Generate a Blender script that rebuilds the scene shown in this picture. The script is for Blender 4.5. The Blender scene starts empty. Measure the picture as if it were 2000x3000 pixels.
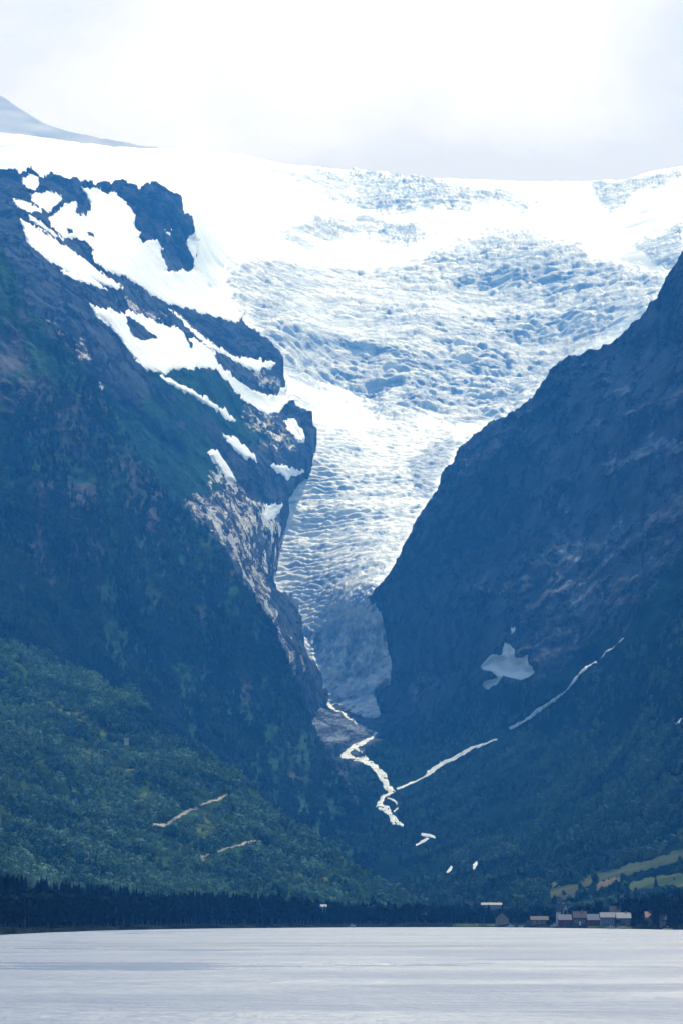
import bpy, math, random, time
import numpy as np
T0 = time.time()
R = math.radians
sc = bpy.context.scene
COL = sc.collection
rng = np.random.default_rng(7)
random.seed(7)

# ------------------------------------------------------------------ camera, world, sun, exposure
F, U0, VH, H = 11000.0, 1000.0, 2690.0, 5.0      # survey of the photograph: focal length, centre column, eye level, eye height
cam = bpy.data.objects.new('camera', bpy.data.cameras.new('camera')); COL.objects.link(cam)
cam.location = (0, 0, H); cam.rotation_euler = (R(90), 0, 0)
cam.data.sensor_width = 36; cam.data.lens = 36 * F / 3000
cam.data.shift_y = (VH - 1500) / 3000
cam.data.clip_start = 1; cam.data.clip_end = 90000
sc.camera = cam

SUN_EL, SUN_AZ = 46, 13          # degrees; azimuth clockwise from +Y (the view direction)
w = bpy.data.worlds.new('World'); sc.world = w; w.use_nodes = True
nt = w.node_tree; N = nt.nodes; Lk = nt.links
for n in list(N): N.remove(n)
def wn(t, **k):
    n = N.new(t)
    for a, b in k.items(): setattr(n, a, b)
    return n
sky = wn('ShaderNodeTexSky'); sky.sky_type = 'NISHITA'; sky.sun_disc = False
sky.sun_elevation = R(SUN_EL); sky.sun_rotation = R(SUN_AZ); sky.altitude = 100
sky.air_density = 1.2; sky.dust_density = 0.6; sky.ozone_density = 2.0
bgs = wn('ShaderNodeBackground'); bgs.inputs[1].default_value = 0.15
Lk.new(sky.outputs[0], bgs.inputs[0])
tc = wn('ShaderNodeTexCoord')
mp = wn('ShaderNodeMapping'); mp.inputs['Scale'].default_value = (1, 1, 1.7)
Lk.new(tc.outputs['Generated'], mp.inputs[0])
n1 = wn('ShaderNodeTexNoise'); n1.inputs['Scale'].default_value = 7; n1.inputs['Detail'].default_value = 7; n1.inputs['Roughness'].default_value = .55
n1.inputs['Distortion'].default_value = .3
Lk.new(mp.outputs[0], n1.inputs['Vector'])
cr = wn('ShaderNodeValToRGB')
cr.color_ramp.elements[0].position = .40; cr.color_ramp.elements[0].color = (.73, .78, 1.02, 1)
cr.color_ramp.elements[1].position = .57; cr.color_ramp.elements[1].color = (.95, .99, 1.28, 1)
Lk.new(n1.outputs[0], cr.inputs[0])
bgc = wn('ShaderNodeBackground'); bgc.inputs[1].default_value = 1.0
Lk.new(cr.outputs[0], bgc.inputs[0])
# bright cloud bank on the sun's side of the sky, thinning to open sky behind the viewer and overhead
sep = wn('ShaderNodeSeparateXYZ'); Lk.new(tc.outputs['Generated'], sep.inputs[0])
mr = wn('ShaderNodeMapRange'); mr.inputs[1].default_value = .45; mr.inputs[2].default_value = .92
Lk.new(sep.outputs[1], mr.inputs[0])
mz = wn('ShaderNodeMapRange'); mz.inputs[1].default_value = .75; mz.inputs[2].default_value = .35
Lk.new(sep.outputs[2], mz.inputs[0])
mu = wn('ShaderNodeMath', operation='MULTIPLY'); Lk.new(mr.outputs[0], mu.inputs[0]); Lk.new(mz.outputs[0], mu.inputs[1])
mx = wn('ShaderNodeMixShader'); Lk.new(mu.outputs[0], mx.inputs[0]); Lk.new(bgs.outputs[0], mx.inputs[1]); Lk.new(bgc.outputs[0], mx.inputs[2])
wo = wn('ShaderNodeOutputWorld'); Lk.new(mx.outputs[0], wo.inputs[0])

sl = bpy.data.lights.new('sun', 'SUN'); sl.energy = 4.2; sl.angle = R(.53); sl.color = (1, .98, .96)
sun = bpy.data.objects.new('sun', sl); COL.objects.link(sun)
sun.rotation_euler = (R(SUN_EL - 90), 0, R(-SUN_AZ))     # light comes from ahead and to the right

sc.view_settings.view_transform = 'Standard'; sc.view_settings.look = 'None'
sc.view_settings.exposure = 0.12; sc.view_settings.gamma = 1
sc.view_settings.use_curve_mapping = False
sc.render.engine = 'CYCLES'
cy = sc.cycles
cy.use_denoising = True; cy.max_bounces = 4; cy.diffuse_bounces = 2; cy.glossy_bounces = 2
cy.volume_bounces = 0; cy.transmission_bounces = 2; cy.transparent_max_bounces = 4
cy.caustics_reflective = False; cy.caustics_refractive = False; cy.sample_clamp_indirect = 3

# ------------------------------------------------------------------ noise
def _h(ix, iy, iz, s):
    h = (ix.astype(np.uint32) * np.uint32(374761393) + iy.astype(np.uint32) * np.uint32(668265263)
         + iz.astype(np.uint32) * np.uint32(2147483647) + np.uint32(s * 974711 + 12345))
    h = (h ^ (h >> np.uint32(13))) * np.uint32(1274126177)
    h = h ^ (h >> np.uint32(16))
    return (h & np.uint32(0xffff)).astype(np.float32) / 65535.0
def noise(P, s=0):
    """smooth value noise, -1..1; P (n, 2 or 3)"""
    with np.errstate(over='ignore'):
        P = np.asarray(P, np.float64)
        i = np.floor(P).astype(np.int64); f = (P - i).astype(np.float32); f = f * f * f * (f * (f * 6 - 15) + 10)
        x, y = i[:, 0], i[:, 1]
        if P.shape[1] == 2:
            z = np.zeros_like(x)
            a = _h(x, y, z, s); b = _h(x + 1, y, z, s); c = _h(x, y + 1, z, s); d = _h(x + 1, y + 1, z, s)
            r = (a + (b - a) * f[:, 0]) + ((c + (d - c) * f[:, 0]) - (a + (b - a) * f[:, 0])) * f[:, 1]
            return r * 2 - 1
        z = i[:, 2]
        def pl(zz):
            a = _h(x, y, zz, s); b = _h(x + 1, y, zz, s); c = _h(x, y + 1, zz, s); d = _h(x + 1, y + 1, zz, s)
            t = a + (b - a) * f[:, 0]; q = c + (d - c) * f[:, 0]
            return t + (q - t) * f[:, 1]
        p0, p1 = pl(z), pl(z + 1)
        return (p0 + (p1 - p0) * f[:, 2]) * 2 - 1
def fbm(P, o=4, s=0, g=.5):
    P = np.asarray(P, np.float64); a, t, r = 1.0, 0.0, 0
    for k in range(o):
        r = r + a * noise(P * 2 ** k + 17.3 * k, s + k); t += a; a *= g
    return r / t * 1.5
def ridged(P, o=4, s=0, g=.5):
    P = np.asarray(P, np.float64); a, t, r = 1.0, 0.0, 0
    for k in range(o):
        r = r + a * (1 - np.abs(noise(P * 2 ** k + 9.1 * k, s + k)) * 2.0); t += a; a *= g
    return r / t
def sstep(a, b, x):
    t = np.clip((x - a) / (b - a), 0, 1); return t * t * (3 - 2 * t)

# ------------------------------------------------------------------ survey helpers: sight line (u, v) + distance -> point in metres
def at(u, v, Y):
    return np.stack([(u - U0) / F * Y, Y, H + (VH - v) / F * Y], -1)
def sdf(u, v, poly, near=False):
    """signed distance to a closed outline (positive inside), optionally the nearest outline point"""
    p = np.asarray(poly, np.float64); q = np.roll(p, -1, 0)
    best = np.full(u.shape, 1e18); ins = np.zeros(u.shape, bool); nu = u.copy(); nv = v.copy()
    for (x0, y0), (x1, y1) in zip(p, q):
        dx, dy = x1 - x0, y1 - y0; L = dx * dx + dy * dy + 1e-9
        t = np.clip(((u - x0) * dx + (v - y0) * dy) / L, 0, 1)
        ex, ey = u - x0 - t * dx, v - y0 - t * dy; d = ex * ex + ey * ey
        m = d < best; best = np.where(m, d, best)
        if near: nu = np.where(m, x0 + t * dx, nu); nv = np.where(m, y0 + t * dy, nv)
        if abs(dy) > 1e-9:
            c = ((y0 > v) != (y1 > v)) & (u < dx * (v - y0) / dy + x0); ins ^= c
    s = np.where(ins, 1, -1) * np.sqrt(best)
    return (s, nu, nv) if near else s
def ldist(u, v, line, w0=None):
    """distance to an open line; w0 = widths at its points -> width minus distance"""
    p = np.asarray(line, np.float64); best = np.full(u.shape, -1e18)
    ws = np.asarray(w0 if w0 is not None else [0] * len(p), np.float64)
    for k in range(len(p) - 1):
        (x0, y0), (x1, y1) = p[k], p[k + 1]
        dx, dy = x1 - x0, y1 - y0; L = dx * dx + dy * dy + 1e-9
        t = np.clip(((u - x0) * dx + (v - y0) * dy) / L, 0, 1)
        d = np.hypot(u - x0 - t * dx, v - y0 - t * dy)
        best = np.maximum(best, ws[k] + (ws[k + 1] - ws[k]) * t - d)
    return best
def soft(u, v, polys, w=12):
    r = np.zeros(u.shape)
    for p in polys: r = np.maximum(r, sstep(-w, w, sdf(u, v, p)))
    return r

class Sheet:
    """a stretch of terrain: surveyed distances, an outline, and relief noise; the ground rolls over and falls away behind the outline"""
    def __init__(s, ctrl, poly, relief, ragged=(5, 40), back=(7, 4), fine=None):
        c = np.array(ctrl, float); s.c = c[:, :2] / 1000; n = len(c)
        K = s.ker(s.c, s.c); A = np.zeros((n + 3, n + 3)); A[:n, :n] = K + np.eye(n) * .01
        A[:n, n] = 1; A[:n, n + 1:] = s.c; A[n:, :n] = A[:n, n:].T
        s.w = np.linalg.solve(A, np.r_[c[:, 2], 0, 0, 0])
        s.poly = poly; s.relief = relief; s.ragged = ragged; s.back = back; s.fine = fine
    def ker(s, a, b):
        return -np.sqrt(((a[:, None] - b[None]) ** 2).sum(-1) + .01)
    def Y0(s, u, v):
        q = np.stack([u, v], -1) / 1000; n = len(s.c); out = np.empty(len(q))
        for i in range(0, len(q), 200000):
            out[i:i + 200000] = s.ker(q[i:i + 200000], s.c) @ s.w[:n]
        return out + s.w[n] + q @ s.w[n + 1:]
    def pos(s, u, v):
        u = np.asarray(u, float); v = np.asarray(v, float)
        Y = s.Y0(u, v); P = at(u, v, Y); Y = Y + s.relief(P, u, v); P = at(u, v, Y)
        if s.fine: P = P + s.fine(P, u, v)
        return P
    def warp(s, u, v):
        a, L = s.ragged
        q = np.stack([u, v], -1) / L
        return u + a * fbm(q, 4, 31, .6), v + a * fbm(q + 51, 4, 37, .6)
    def mesh(s, name, u0, u1, v0, v1, pu, pv, mat, attrs=None, band=45, **tags):
        us = np.arange(max(u0, -90), min(u1, 2090) + pu, pu, dtype=float)
        if u0 < -90: us = np.r_[np.arange(u0, us[0] - 6, 12.0), us]
        if u1 > 2090: us = np.r_[us, np.arange(us[-1] + 12.0, u1, 12.0)]
        vs = np.arange(v0, v1 + pv, pv, dtype=float)
        U, V = np.meshgrid(us, vs); nu, nv = len(us), len(vs); u = U.ravel(); v = V.ravel()
        wu, wv = s.warp(u, v)
        d, bu, bv = sdf(wu, wv, s.poly, True)
        out = d < 0
        pu_, pv_ = u.copy(), v.copy()
        pu_[out] += (bu - wu)[out]; pv_[out] += (bv - wv)[out]
        keep = d > -band
        P = np.zeros((len(u), 3)); P[keep] = s.pos(pu_[keep], pv_[keep])
        o = np.clip(-d, 0, None)
        P[:, 1] += s.back[0] * o; P[:, 2] -= s.back[1] * o
        ok = keep.reshape(nv, nu); ok = ok[:-1, :-1] & ok[1:, :-1] & ok[:-1, 1:] & ok[1:, 1:]
        idx = np.arange(nu * nv).reshape(nv, nu)
        q = np.stack([idx[:-1, :-1], idx[1:, :-1], idx[1:, 1:], idx[:-1, 1:]], -1)[ok]
        used, inv = np.unique(q, return_inverse=True)
        at_ = {k: f(pu_[used], pv_[used], P[used]) for k, f in (attrs or {}).items()}
        return raw_mesh(name, P[used], inv.reshape(-1, 4), mat, at_, True, **tags)

def raw_mesh(name, P, Fc, mat, attrs=None, smooth=True, parent=None, mats=None, midx=None, **tags):
    me = bpy.data.meshes.new(name); n = Fc.shape[1]
    me.vertices.add(len(P)); me.vertices.foreach_set('co', np.asarray(P, np.float32).ravel())
    me.loops.add(Fc.size); me.loops.foreach_set('vertex_index', Fc.astype(np.int32).ravel())
    me.polygons.add(len(Fc)); me.polygons.foreach_set('loop_start', np.arange(0, Fc.size, n, dtype=np.int32))
    me.update(calc_edges=True)
    me.polygons.foreach_set('use_smooth', np.full(len(Fc), smooth))
    for k, a in (attrs or {}).items():
        t = me.attributes.new(k, 'FLOAT', 'POINT'); t.data.foreach_set('value', np.asarray(a, np.float32))
    for m in (mats or [mat]): me.materials.append(m)
    if midx is not None: me.polygons.foreach_set('material_index', np.asarray(midx, np.int32))
    o = bpy.data.objects.new(name, me); COL.objects.link(o); o.parent = parent
    tag(o, **tags); return o
def tag(o, label=None, cat=None, group=None, kind=None):
    if label: o['label'] = label
    if cat: o['category'] = cat
    if group: o['group'] = group
    if kind: o['kind'] = kind
    return o

def overlay(sh, name, s_fn, box, mat, pitch=2.0, thick=4.0, ramp=5.0, attrs=None, lift=0.0, **tags):
    """a layer of snow, water or turf lying on a sheet: its own thickness, tapering into the ground at its outline"""
    u0, v0, u1, v1 = box
    us = np.arange(u0, u1 + pitch, pitch); vs = np.arange(v0, v1 + pitch, pitch)
    U, V = np.meshgrid(us, vs); nu, nv = len(us), len(vs); u = U.ravel(); v = V.ravel()
    d = np.minimum(s_fn(u, v), sdf(*sh.warp(u, v), sh.poly) + 6); keep = d > -pitch * 2.2
    P = np.zeros((len(u), 3)); P[keep] = sh.pos(u[keep], v[keep])
    t = np.clip(d / ramp, -1.0, 1) * thick
    up = np.where(t > 0, t, t)
    f = (lift + up) / np.maximum(P[:, 1], 1)
    P = P - (P - np.array([0, 0, H])) * f[:, None]
    ok = keep.reshape(nv, nu); ok = ok[:-1, :-1] & ok[1:, :-1] & ok[:-1, 1:] & ok[1:, 1:]
    idx = np.arange(nu * nv).reshape(nv, nu)
    q = np.stack([idx[:-1, :-1], idx[1:, :-1], idx[1:, 1:], idx[:-1, 1:]], -1)[ok]
    used, inv = np.unique(q, return_inverse=True)
    at_ = {k: fn(u[used], v[used], P[used]) for k, fn in (attrs or {}).items()}
    return raw_mesh(name, P[used], inv.reshape(-1, 4), mat, at_, True, **tags)
def patch_fn(polys, holes=(), amp=3, L=18, seed=3):
    def f(u, v):
        q = np.stack([u, v], -1) / L
        wu = u + amp * fbm(q, 4, seed, .6); wv = v + amp * fbm(q + 33, 4, seed + 5, .6)
        d = np.full(u.shape, -1e9)
        for p in polys: d = np.maximum(d, sdf(wu, wv, p))
        for p in holes: d = np.minimum(d, -sdf(wu, wv, p))
        return d
    return f
def bbox(polys, m=12):
    a = np.concatenate([np.asarray(p, float) for p in polys]); return (a[:, 0].min() - m, a[:, 1].min() - m, a[:, 0].max() + m, a[:, 1].max() + m)
def z6(*p): return [(x / 1.568, y / 1.568 + 250) for x, y in p]              # outlines traced on enlargements of the photograph
def z5(*p): return [(x / 2.139 + 700, y / 2.139 + 1100) for x, y in p]
def z4(*p): return [(x / 1.568 + 1000, y / 1.568 + 1800) for x, y in p]
def z3(*p): return [(x / 1.568, y / 1.568 + 1800) for x, y in p]
def zf(*p): return [(x * 1.2755, y * 1.2755) for x, y in p]
def zl(*p): return [(x / 1.742, y / 1.742 + 1000) for x, y in p]
def zg(*p): return [(x / 1.96 + 600, y / 1.96 + 450) for x, y in p]
def zt(*p): return [(x / 1.568 + 1000, y / 1.568 + 400) for x, y in p]
def zr(*p): return [(x / 1.96 + 1200, y / 1.96 + 1000) for x, y in p]

# ------------------------------------------------------------------ materials
class M:
    def __init__(s, name, rough=.9, spec=.3):
        m = bpy.data.materials.new(name); m.use_nodes = True; s.m = m; s.t = m.node_tree
        s.b = s.t.nodes['Principled BSDF']; s.b.inputs['Roughness'].default_value = rough
        s.b.inputs['Specular IOR Level'].default_value = spec
        s.tc = s.t.nodes.new('ShaderNodeTexCoord')
    def n(s, t, ins=None, **k):
        x = s.t.nodes.new(t)
        for a, b in k.items(): setattr(x, a, b)
        for a, b in (ins or {}).items(): s.set(x.inputs[a], b)
        return x
    def set(s, i, b):
        if hasattr(b, 'is_output'): s.t.links.new(b, i)
        else: i.default_value = b
    def noise(s, scale, det=5, rough=.6, sc=(1, 1, 1), rot=(0, 0, 0), dist=0):
        mpn = s.n('ShaderNodeMapping', {'Vector': s.tc.outputs['Object'], 'Scale': (sc[0] * scale, sc[1] * scale * getattr(s, 'ysc', 1), sc[2] * scale), 'Rotation': rot})
        return s.n('ShaderNodeTexNoise', {'Vector': mpn.outputs[0], 'Scale': 1.0, 'Detail': det, 'Roughness': rough, 'Distortion': dist}).outputs[0]
    def ramp(s, fac, *st):
        r = s.n('ShaderNodeValToRGB', {0: fac}); e = r.color_ramp.elements
        while len(e) < len(st): e.new(.5)
        for i, (p, c) in enumerate(st):
            e[i].position = p; e[i].color = (*c, 1) if not isinstance(c, (int, float)) else (c, c, c, 1)
        return r.outputs[0]
    def mix(s, f, a, b):
        x = s.n('ShaderNodeMix', data_type='RGBA'); s.set(x.inputs[0], f)
        for i, c in ((6, a), (7, b)): s.set(x.inputs[i], c if hasattr(c, 'is_output') else (*c, 1))
        return x.outputs[2]
    def math(s, op, a, b=0.0, clamp=False):
        x = s.n('ShaderNodeMath', operation=op, use_clamp=clamp); s.set(x.inputs[0], a); s.set(x.inputs[1], b); return x.outputs[0]
    def attr(s, name): return s.n('ShaderNodeAttribute', attribute_name=name).outputs['Fac']
    def bump(s, h, dist, strength=1.0):
        x = s.n('ShaderNodeBump', {'Height': h, 'Distance': dist, 'Strength': strength})
        s.t.links.new(x.outputs[0], s.b.inputs['Normal']); return x
    def col(s, c): s.set(s.b.inputs['Base Color'], c if hasattr(c, 'is_output') else (*c, 1)); return s
def plain(name, c, rough=.8, var=.25, scale=.6):
    m = M(name, rough); m.col(m.mix(m.noise(scale), tuple(x * (1 - var) for x in c), tuple(min(1, x * (1 + var)) for x in c))); return m.m

def mat_rock(name, dark, light, veg, pale=(.38, .35, .33), streak=(.012, .012, .004), rot=(0, 0, 0), big=.004, bumpd=10, gloss=False, pamp=2.2, fleck=False, ysc=.3):
    m = M(name, .95, .0); m.ysc = ysc
    a = m.noise(big, 8, .68, rot=rot)
    b = m.noise(1, 8, .72, sc=streak, rot=rot, dist=.7)
    c = m.noise(.035, 8, .8)
    f = m.math('ADD', m.math('MULTIPLY', a, .35), m.math('ADD', m.math('MULTIPLY', b, .35), m.math('MULTIPLY', c, .3)))
    rock = m.mix(m.ramp(f, (.43, 0), (.57, 1)), dark, light)
    # joints and cracks, warped so they do not repeat
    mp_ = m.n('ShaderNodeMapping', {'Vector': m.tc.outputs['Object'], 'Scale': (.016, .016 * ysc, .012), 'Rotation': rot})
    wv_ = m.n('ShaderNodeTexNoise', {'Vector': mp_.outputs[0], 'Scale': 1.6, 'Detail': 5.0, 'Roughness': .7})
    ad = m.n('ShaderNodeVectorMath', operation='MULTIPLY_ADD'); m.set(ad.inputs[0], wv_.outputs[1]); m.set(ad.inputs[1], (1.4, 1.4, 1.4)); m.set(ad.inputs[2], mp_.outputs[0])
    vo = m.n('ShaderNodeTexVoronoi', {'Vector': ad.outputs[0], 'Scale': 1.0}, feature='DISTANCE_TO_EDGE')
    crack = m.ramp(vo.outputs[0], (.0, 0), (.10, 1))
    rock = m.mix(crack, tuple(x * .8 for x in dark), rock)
    vegc = m.mix(m.ramp(m.noise(.02, 7, .75), (.4, 0), (.6, 1)), tuple(x * .45 for x in veg), tuple(x * 1.6 for x in veg))
    vn = m.math('ADD', m.attr('veg'), m.math('MULTIPLY', m.math('SUBTRACT', m.noise(.011, 9, .78), .5), 2.2))
    col = m.mix(m.ramp(vn, (.44, 0), (.58, 1)), rock, vegc)
    pnoise = m.noise(1, 9, .8, sc=(.045, .03, .036), rot=rot, dist=.5)
    pn = m.math('ADD', m.attr('pale'), m.math('MULTIPLY', m.math('SUBTRACT', pnoise, .5), pamp))
    pf = m.ramp(pn, (.46, 0), (.60, 1))
    palec = m.mix(m.ramp(m.noise(.06, 8, .8), (.40, 0), (.56, 1)), tuple(x * .22 for x in pale), pale)
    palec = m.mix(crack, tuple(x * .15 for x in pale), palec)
    col = m.mix(pf, col, palec)
    if fleck:
        fl = m.math('ADD', m.attr('fleck'), m.math('MULTIPLY', m.math('SUBTRACT', m.noise(1, 7, .7, sc=(.05, .03, .03), rot=rot), .5), 2.4))
        col = m.mix(m.ramp(fl, (.62, 0), (.68, 1)), col, (.78, .84, .93))
    m.col(col)
    if gloss:
        m.set(m.b.inputs['Roughness'], m.ramp(pf, (0, .85), (1, .36))); m.set(m.b.inputs['Specular IOR Level'], m.ramp(pf, (0, .0), (1, .7)))
    m.bump(m.math('ADD', m.math('MULTIPLY', crack, .25), m.math('ADD', m.noise(.03, 9, .8), m.math('MULTIPLY', b, .6))), bumpd, 1.0)
    return m.m

MAT = {}
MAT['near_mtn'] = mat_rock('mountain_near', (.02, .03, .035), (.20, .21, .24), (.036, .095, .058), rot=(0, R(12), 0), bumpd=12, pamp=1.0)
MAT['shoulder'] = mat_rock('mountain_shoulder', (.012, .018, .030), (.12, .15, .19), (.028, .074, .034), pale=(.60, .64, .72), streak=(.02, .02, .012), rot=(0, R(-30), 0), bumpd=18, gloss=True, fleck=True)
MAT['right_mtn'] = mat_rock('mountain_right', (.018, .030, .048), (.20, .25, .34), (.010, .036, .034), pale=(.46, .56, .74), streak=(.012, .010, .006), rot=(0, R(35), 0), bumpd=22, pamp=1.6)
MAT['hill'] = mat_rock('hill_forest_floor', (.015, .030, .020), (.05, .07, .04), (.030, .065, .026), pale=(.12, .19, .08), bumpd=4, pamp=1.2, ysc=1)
def mat_snow():
    m = M('snow', .7, .2)
    m.col(m.mix(m.ramp(m.noise(.012, 6, .7), (.4, 0), (.6, 1)), (.76, .83, .95), (.84, .89, .98)))
    m.bump(m.noise(.02, 7, .6), 5, .5); return m.m
MAT['snow'] = mat_snow()
def mat_ice():
    m = M('glacier_ice', .6, .3)
    ice = m.attr('ice')
    n = m.noise(1, 7, .7, sc=(.008, .012, .02), dist=.6)
    k = m.math('ADD', ice, m.math('MULTIPLY', m.math('SUBTRACT', n, .5), .9))
    f = m.ramp(k, (.22, 0), (.80, 1))
    blue = m.mix(m.ramp(m.noise(.03, 5, .7), (.4, 0), (.65, 1)), (.20, .34, .58), (.45, .59, .80))
    col = m.mix(f, (.80, .87, .98), blue)
    dirt_grey = m.ramp(m.math('ADD', m.attr('dirt_grey'), m.math('MULTIPLY', m.math('SUBTRACT', m.noise(.02, 7, .75), .5), 1.0)), (.45, 0), (.7, 1))
    col = m.mix(dirt_grey, col, (.25, .24, .27))
    m.col(col)
    m.bump(m.math('ADD', m.noise(1, 8, .75, sc=(.02, .03, .06), dist=.5), 0), 9, m_s(m)) ; return m.m
def m_s(m): return m.math('ADD', m.math('MULTIPLY', m.attr('rough'), .75), .06)
MAT['ice'] = mat_ice()
def mat_leaf(name, a, b, sc=.25):
    m = M(name, .9, .0)
    f = m.ramp(m.math('ADD', m.math('MULTIPLY', m.noise(sc, 4, .6), .2), m.math('MULTIPLY', m.noise(.011, 7, .72), .8)), (.42, 0), (.58, 1))
    m.col(m.mix(f, a, b)); return m.m
MAT['leaf_hill'] = mat_leaf('birch_leaves', (.020, .068, .060), (.17, .29, .19))
MAT['leaf_far'] = mat_leaf('far_leaves', (.009, .034, .032), (.066, .12, .085))
MAT['leaf_valley'] = mat_leaf('valley_leaves', (.011, .044, .042), (.11, .19, .13))
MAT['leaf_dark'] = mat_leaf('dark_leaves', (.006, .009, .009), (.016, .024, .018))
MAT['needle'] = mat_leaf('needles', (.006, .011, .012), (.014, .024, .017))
MAT['bark'] = plain('bark', (.07, .055, .045))
def mat_lake():
    m = M('lake_water', .22, .5)
    m.b.inputs['IOR'].default_value = 1.33
    sm = m.noise(1, 5, .65, sc=(.010, .014, 1), dist=.4)      # slicks and gusts
    sm2 = m.noise(1, 4, .6, sc=(.03, .03, 1), dist=.4)
    sy = m.n('ShaderNodeSeparateXYZ', {0: m.tc.outputs['Object']})
    yy = m.math('ADD', sy.outputs[1], m.math('MULTIPLY', m.noise(1, 3, .6, sc=(.02, .004, 1)), 90.0))
    gust_tone = m.ramp(m.math('DIVIDE', yy, 2000.0), (.33, 0), (.355, 1), (.39, 1), (.42, 0))     # wind streak: its dimmer reflection painted as a darker band in the water colour
    m.set(m.b.inputs['Roughness'], m.ramp(sm, (.35, .26), (.62, .42)))
    m.col(m.mix(m.ramp(m.math('SUBTRACT', m.math('ADD', m.math('MULTIPLY', sm, .6), m.math('MULTIPLY', sm2, .4)), m.math('MULTIPLY', gust_tone, .24)), (.38, 0), (.6, 1)), (.07, .13, .235), (.13, .20, .325)))
    wv = m.math('ADD', m.noise(1, 6, .65, sc=(.5, .9, 1)), m.math('MULTIPLY', m.noise(1, 5, .7, sc=(.10, .16, 1)), 2.6))
    m.bump(wv, 1.0, m.ramp(m.math('ADD', m.math('MULTIPLY', sm, .6), m.math('MULTIPLY', sm2, .4)), (.36, .25), (.6, .9))); return m.m
MAT['lake'] = mat_lake()
def mat_foam():
    m = M('white_water', .6, .15)
    m.col(m.mix(m.ramp(m.noise(.12, 6, .75), (.40, 0), (.56, 1)), (.30, .38, .45), (.78, .85, .93)))
    m.bump(m.noise(.2, 5, .7), 1.5, .5); return m.m
MAT['foam'] = mat_foam()
MAT['meadow'] = mat_leaf('meadow_grass', (.030, .060, .032), (.115, .135, .060), .05)
MAT['tan'] = mat_leaf('dry_meadow', (.028, .050, .032), (.12, .118, .062), .05)
MAT['rough_pasture'] = mat_leaf('rough_pasture', (.022, .045, .03), (.075, .095, .055), .05)
MAT['earth'] = mat_leaf('bare_earth', (.08, .08, .05), (.21, .155, .10), .07)
MAT['gravel'] = mat_leaf('gravel_track', (.16, .15, .14), (.42, .39, .35), .15)
MAT['shore'] = mat_leaf('shore_ground', (.006, .010, .008), (.02, .03, .018), .05)

# ------------------------------------------------------------------ terrain
def bx(P, sx, sz, k=0.0): return np.stack([(P[:, 0] + k * P[:, 2]) / sx, P[:, 2] / sz], -1)

# far hill under cloud
FH = Sheet([(-200, 200, 10500), (600, 200, 10500), (-200, 500, 9900), (700, 500, 9900), (200, 350, 10200)],
           [(-1300, 120), (-400, 160), (-100, 225), (15, 282), (60, 312), (130, 355), (200, 380), (300, 402), (430, 424), (600, 445), (700, 520), (-1300, 520)],
           lambda P, u, v: 60 * fbm(bx(P, 500, 200), 4, 2), ragged=(2, 60))
fh = plain('shaded_snow', (.60, .62, .75), .8, .08, .002)  # cloud shadow put into the snow's base colour
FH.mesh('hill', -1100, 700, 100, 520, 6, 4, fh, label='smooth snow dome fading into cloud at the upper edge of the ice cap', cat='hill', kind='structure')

# glacier ---------------------------------------------------------
GL_poly = [(-1300, 330), (15, 388), (150, 405), (300, 425), (420, 433), (500, 434), (560, 438), (700, 449), (780, 468), (850, 482), (1000, 495), (1200, 511),
           (1330, 522), (1500, 530), (1600, 531), (1750, 528), (1850, 517), (1920, 497), (2000, 486), (2400, 440), (3400, 380), (3400, 1100), (2600, 1100), (2000, 1250), (1400, 1600),
           (1200, 1700), (1086, 1740), (1096, 1765), (1118, 1800), (1130, 1850), (1136, 1905), (1148, 1940), (1143, 1985), (1112, 2005), (1097, 2030), (1103, 2060), (1116, 2090), (1096, 2104),
           (1060, 2100), (1015, 2083), (975, 2075), (930, 2060), (800, 2020), (600, 1800), (300, 1500), (-400, 1200), (-1300, 1200)]
S_main = zf((560, 590), (650, 590), (760, 610), (860, 617), (960, 602), (1020, 570), (1100, 530), (1200, 530), (1290, 550), (1360, 590), (1440, 620), (1530, 640), (1500, 690), (1400, 760), (1300, 840), (1200, 910), (1100, 985), (1000, 965), (930, 975), (870, 960), (820, 900), (740, 880), (650, 850), (620, 780), (560, 720), (520, 640))
S_mid = zg((400, 450), (520, 400), (650, 370), (900, 340), (1000, 370), (1200, 400), (1300, 480), (1150, 520), (950, 480), (880, 500), (720, 500), (560, 560), (480, 540))
S_top = zg((180, 20), (420, 85), (900, 100), (1300, 130), (1560, 190), (1560, 340), (1250, 290), (1000, 330), (780, 290), (650, 180), (380, 120))
S_top2 = zt((550, 220), (800, 240), (900, 290), (850, 350), (700, 310), (560, 260))
S_r = zt((1130, 215), (1250, 215), (1568, 140), (1568, 180), (1350, 260), (1220, 350), (1160, 300))
S_r2 = zt((1350, 500), (1568, 380), (1568, 560), (1480, 620), (1420, 560))
S_tong = z5((420, 260), (700, 330), (1000, 330), (1350, 350), (1300, 600), (1200, 780), (1000, 1150), (850, 1400), (780, 1900), (560, 1880), (400, 1650), (300, 1400), (150, 1200), (180, 950), (250, 680), (380, 580), (420, 450))
S_rblue = z5((1080, 520), (1200, 430), (1380, 400), (1330, 520), (1240, 640), (1200, 780), (1080, 720), (1040, 620))
S_low = z5((200, 1180), (420, 1140), (700, 1180), (960, 1150), (850, 1390), (790, 1450), (760, 1600), (720, 1900), (560, 1900), (430, 1700), (390, 1600), (250, 1400))
S_face = z5((820, 1400), (900, 1500), (950, 1750), (830, 1880), (700, 1900), (560, 1900), (450, 1750), (400, 1650), (600, 1600), (760, 1620), (780, 1500))
S_dirt = z5((540, 1900), (700, 1920), (830, 1860), (850, 1930), (800, 2010), (680, 2090), (520, 2060), (500, 1950))
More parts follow.
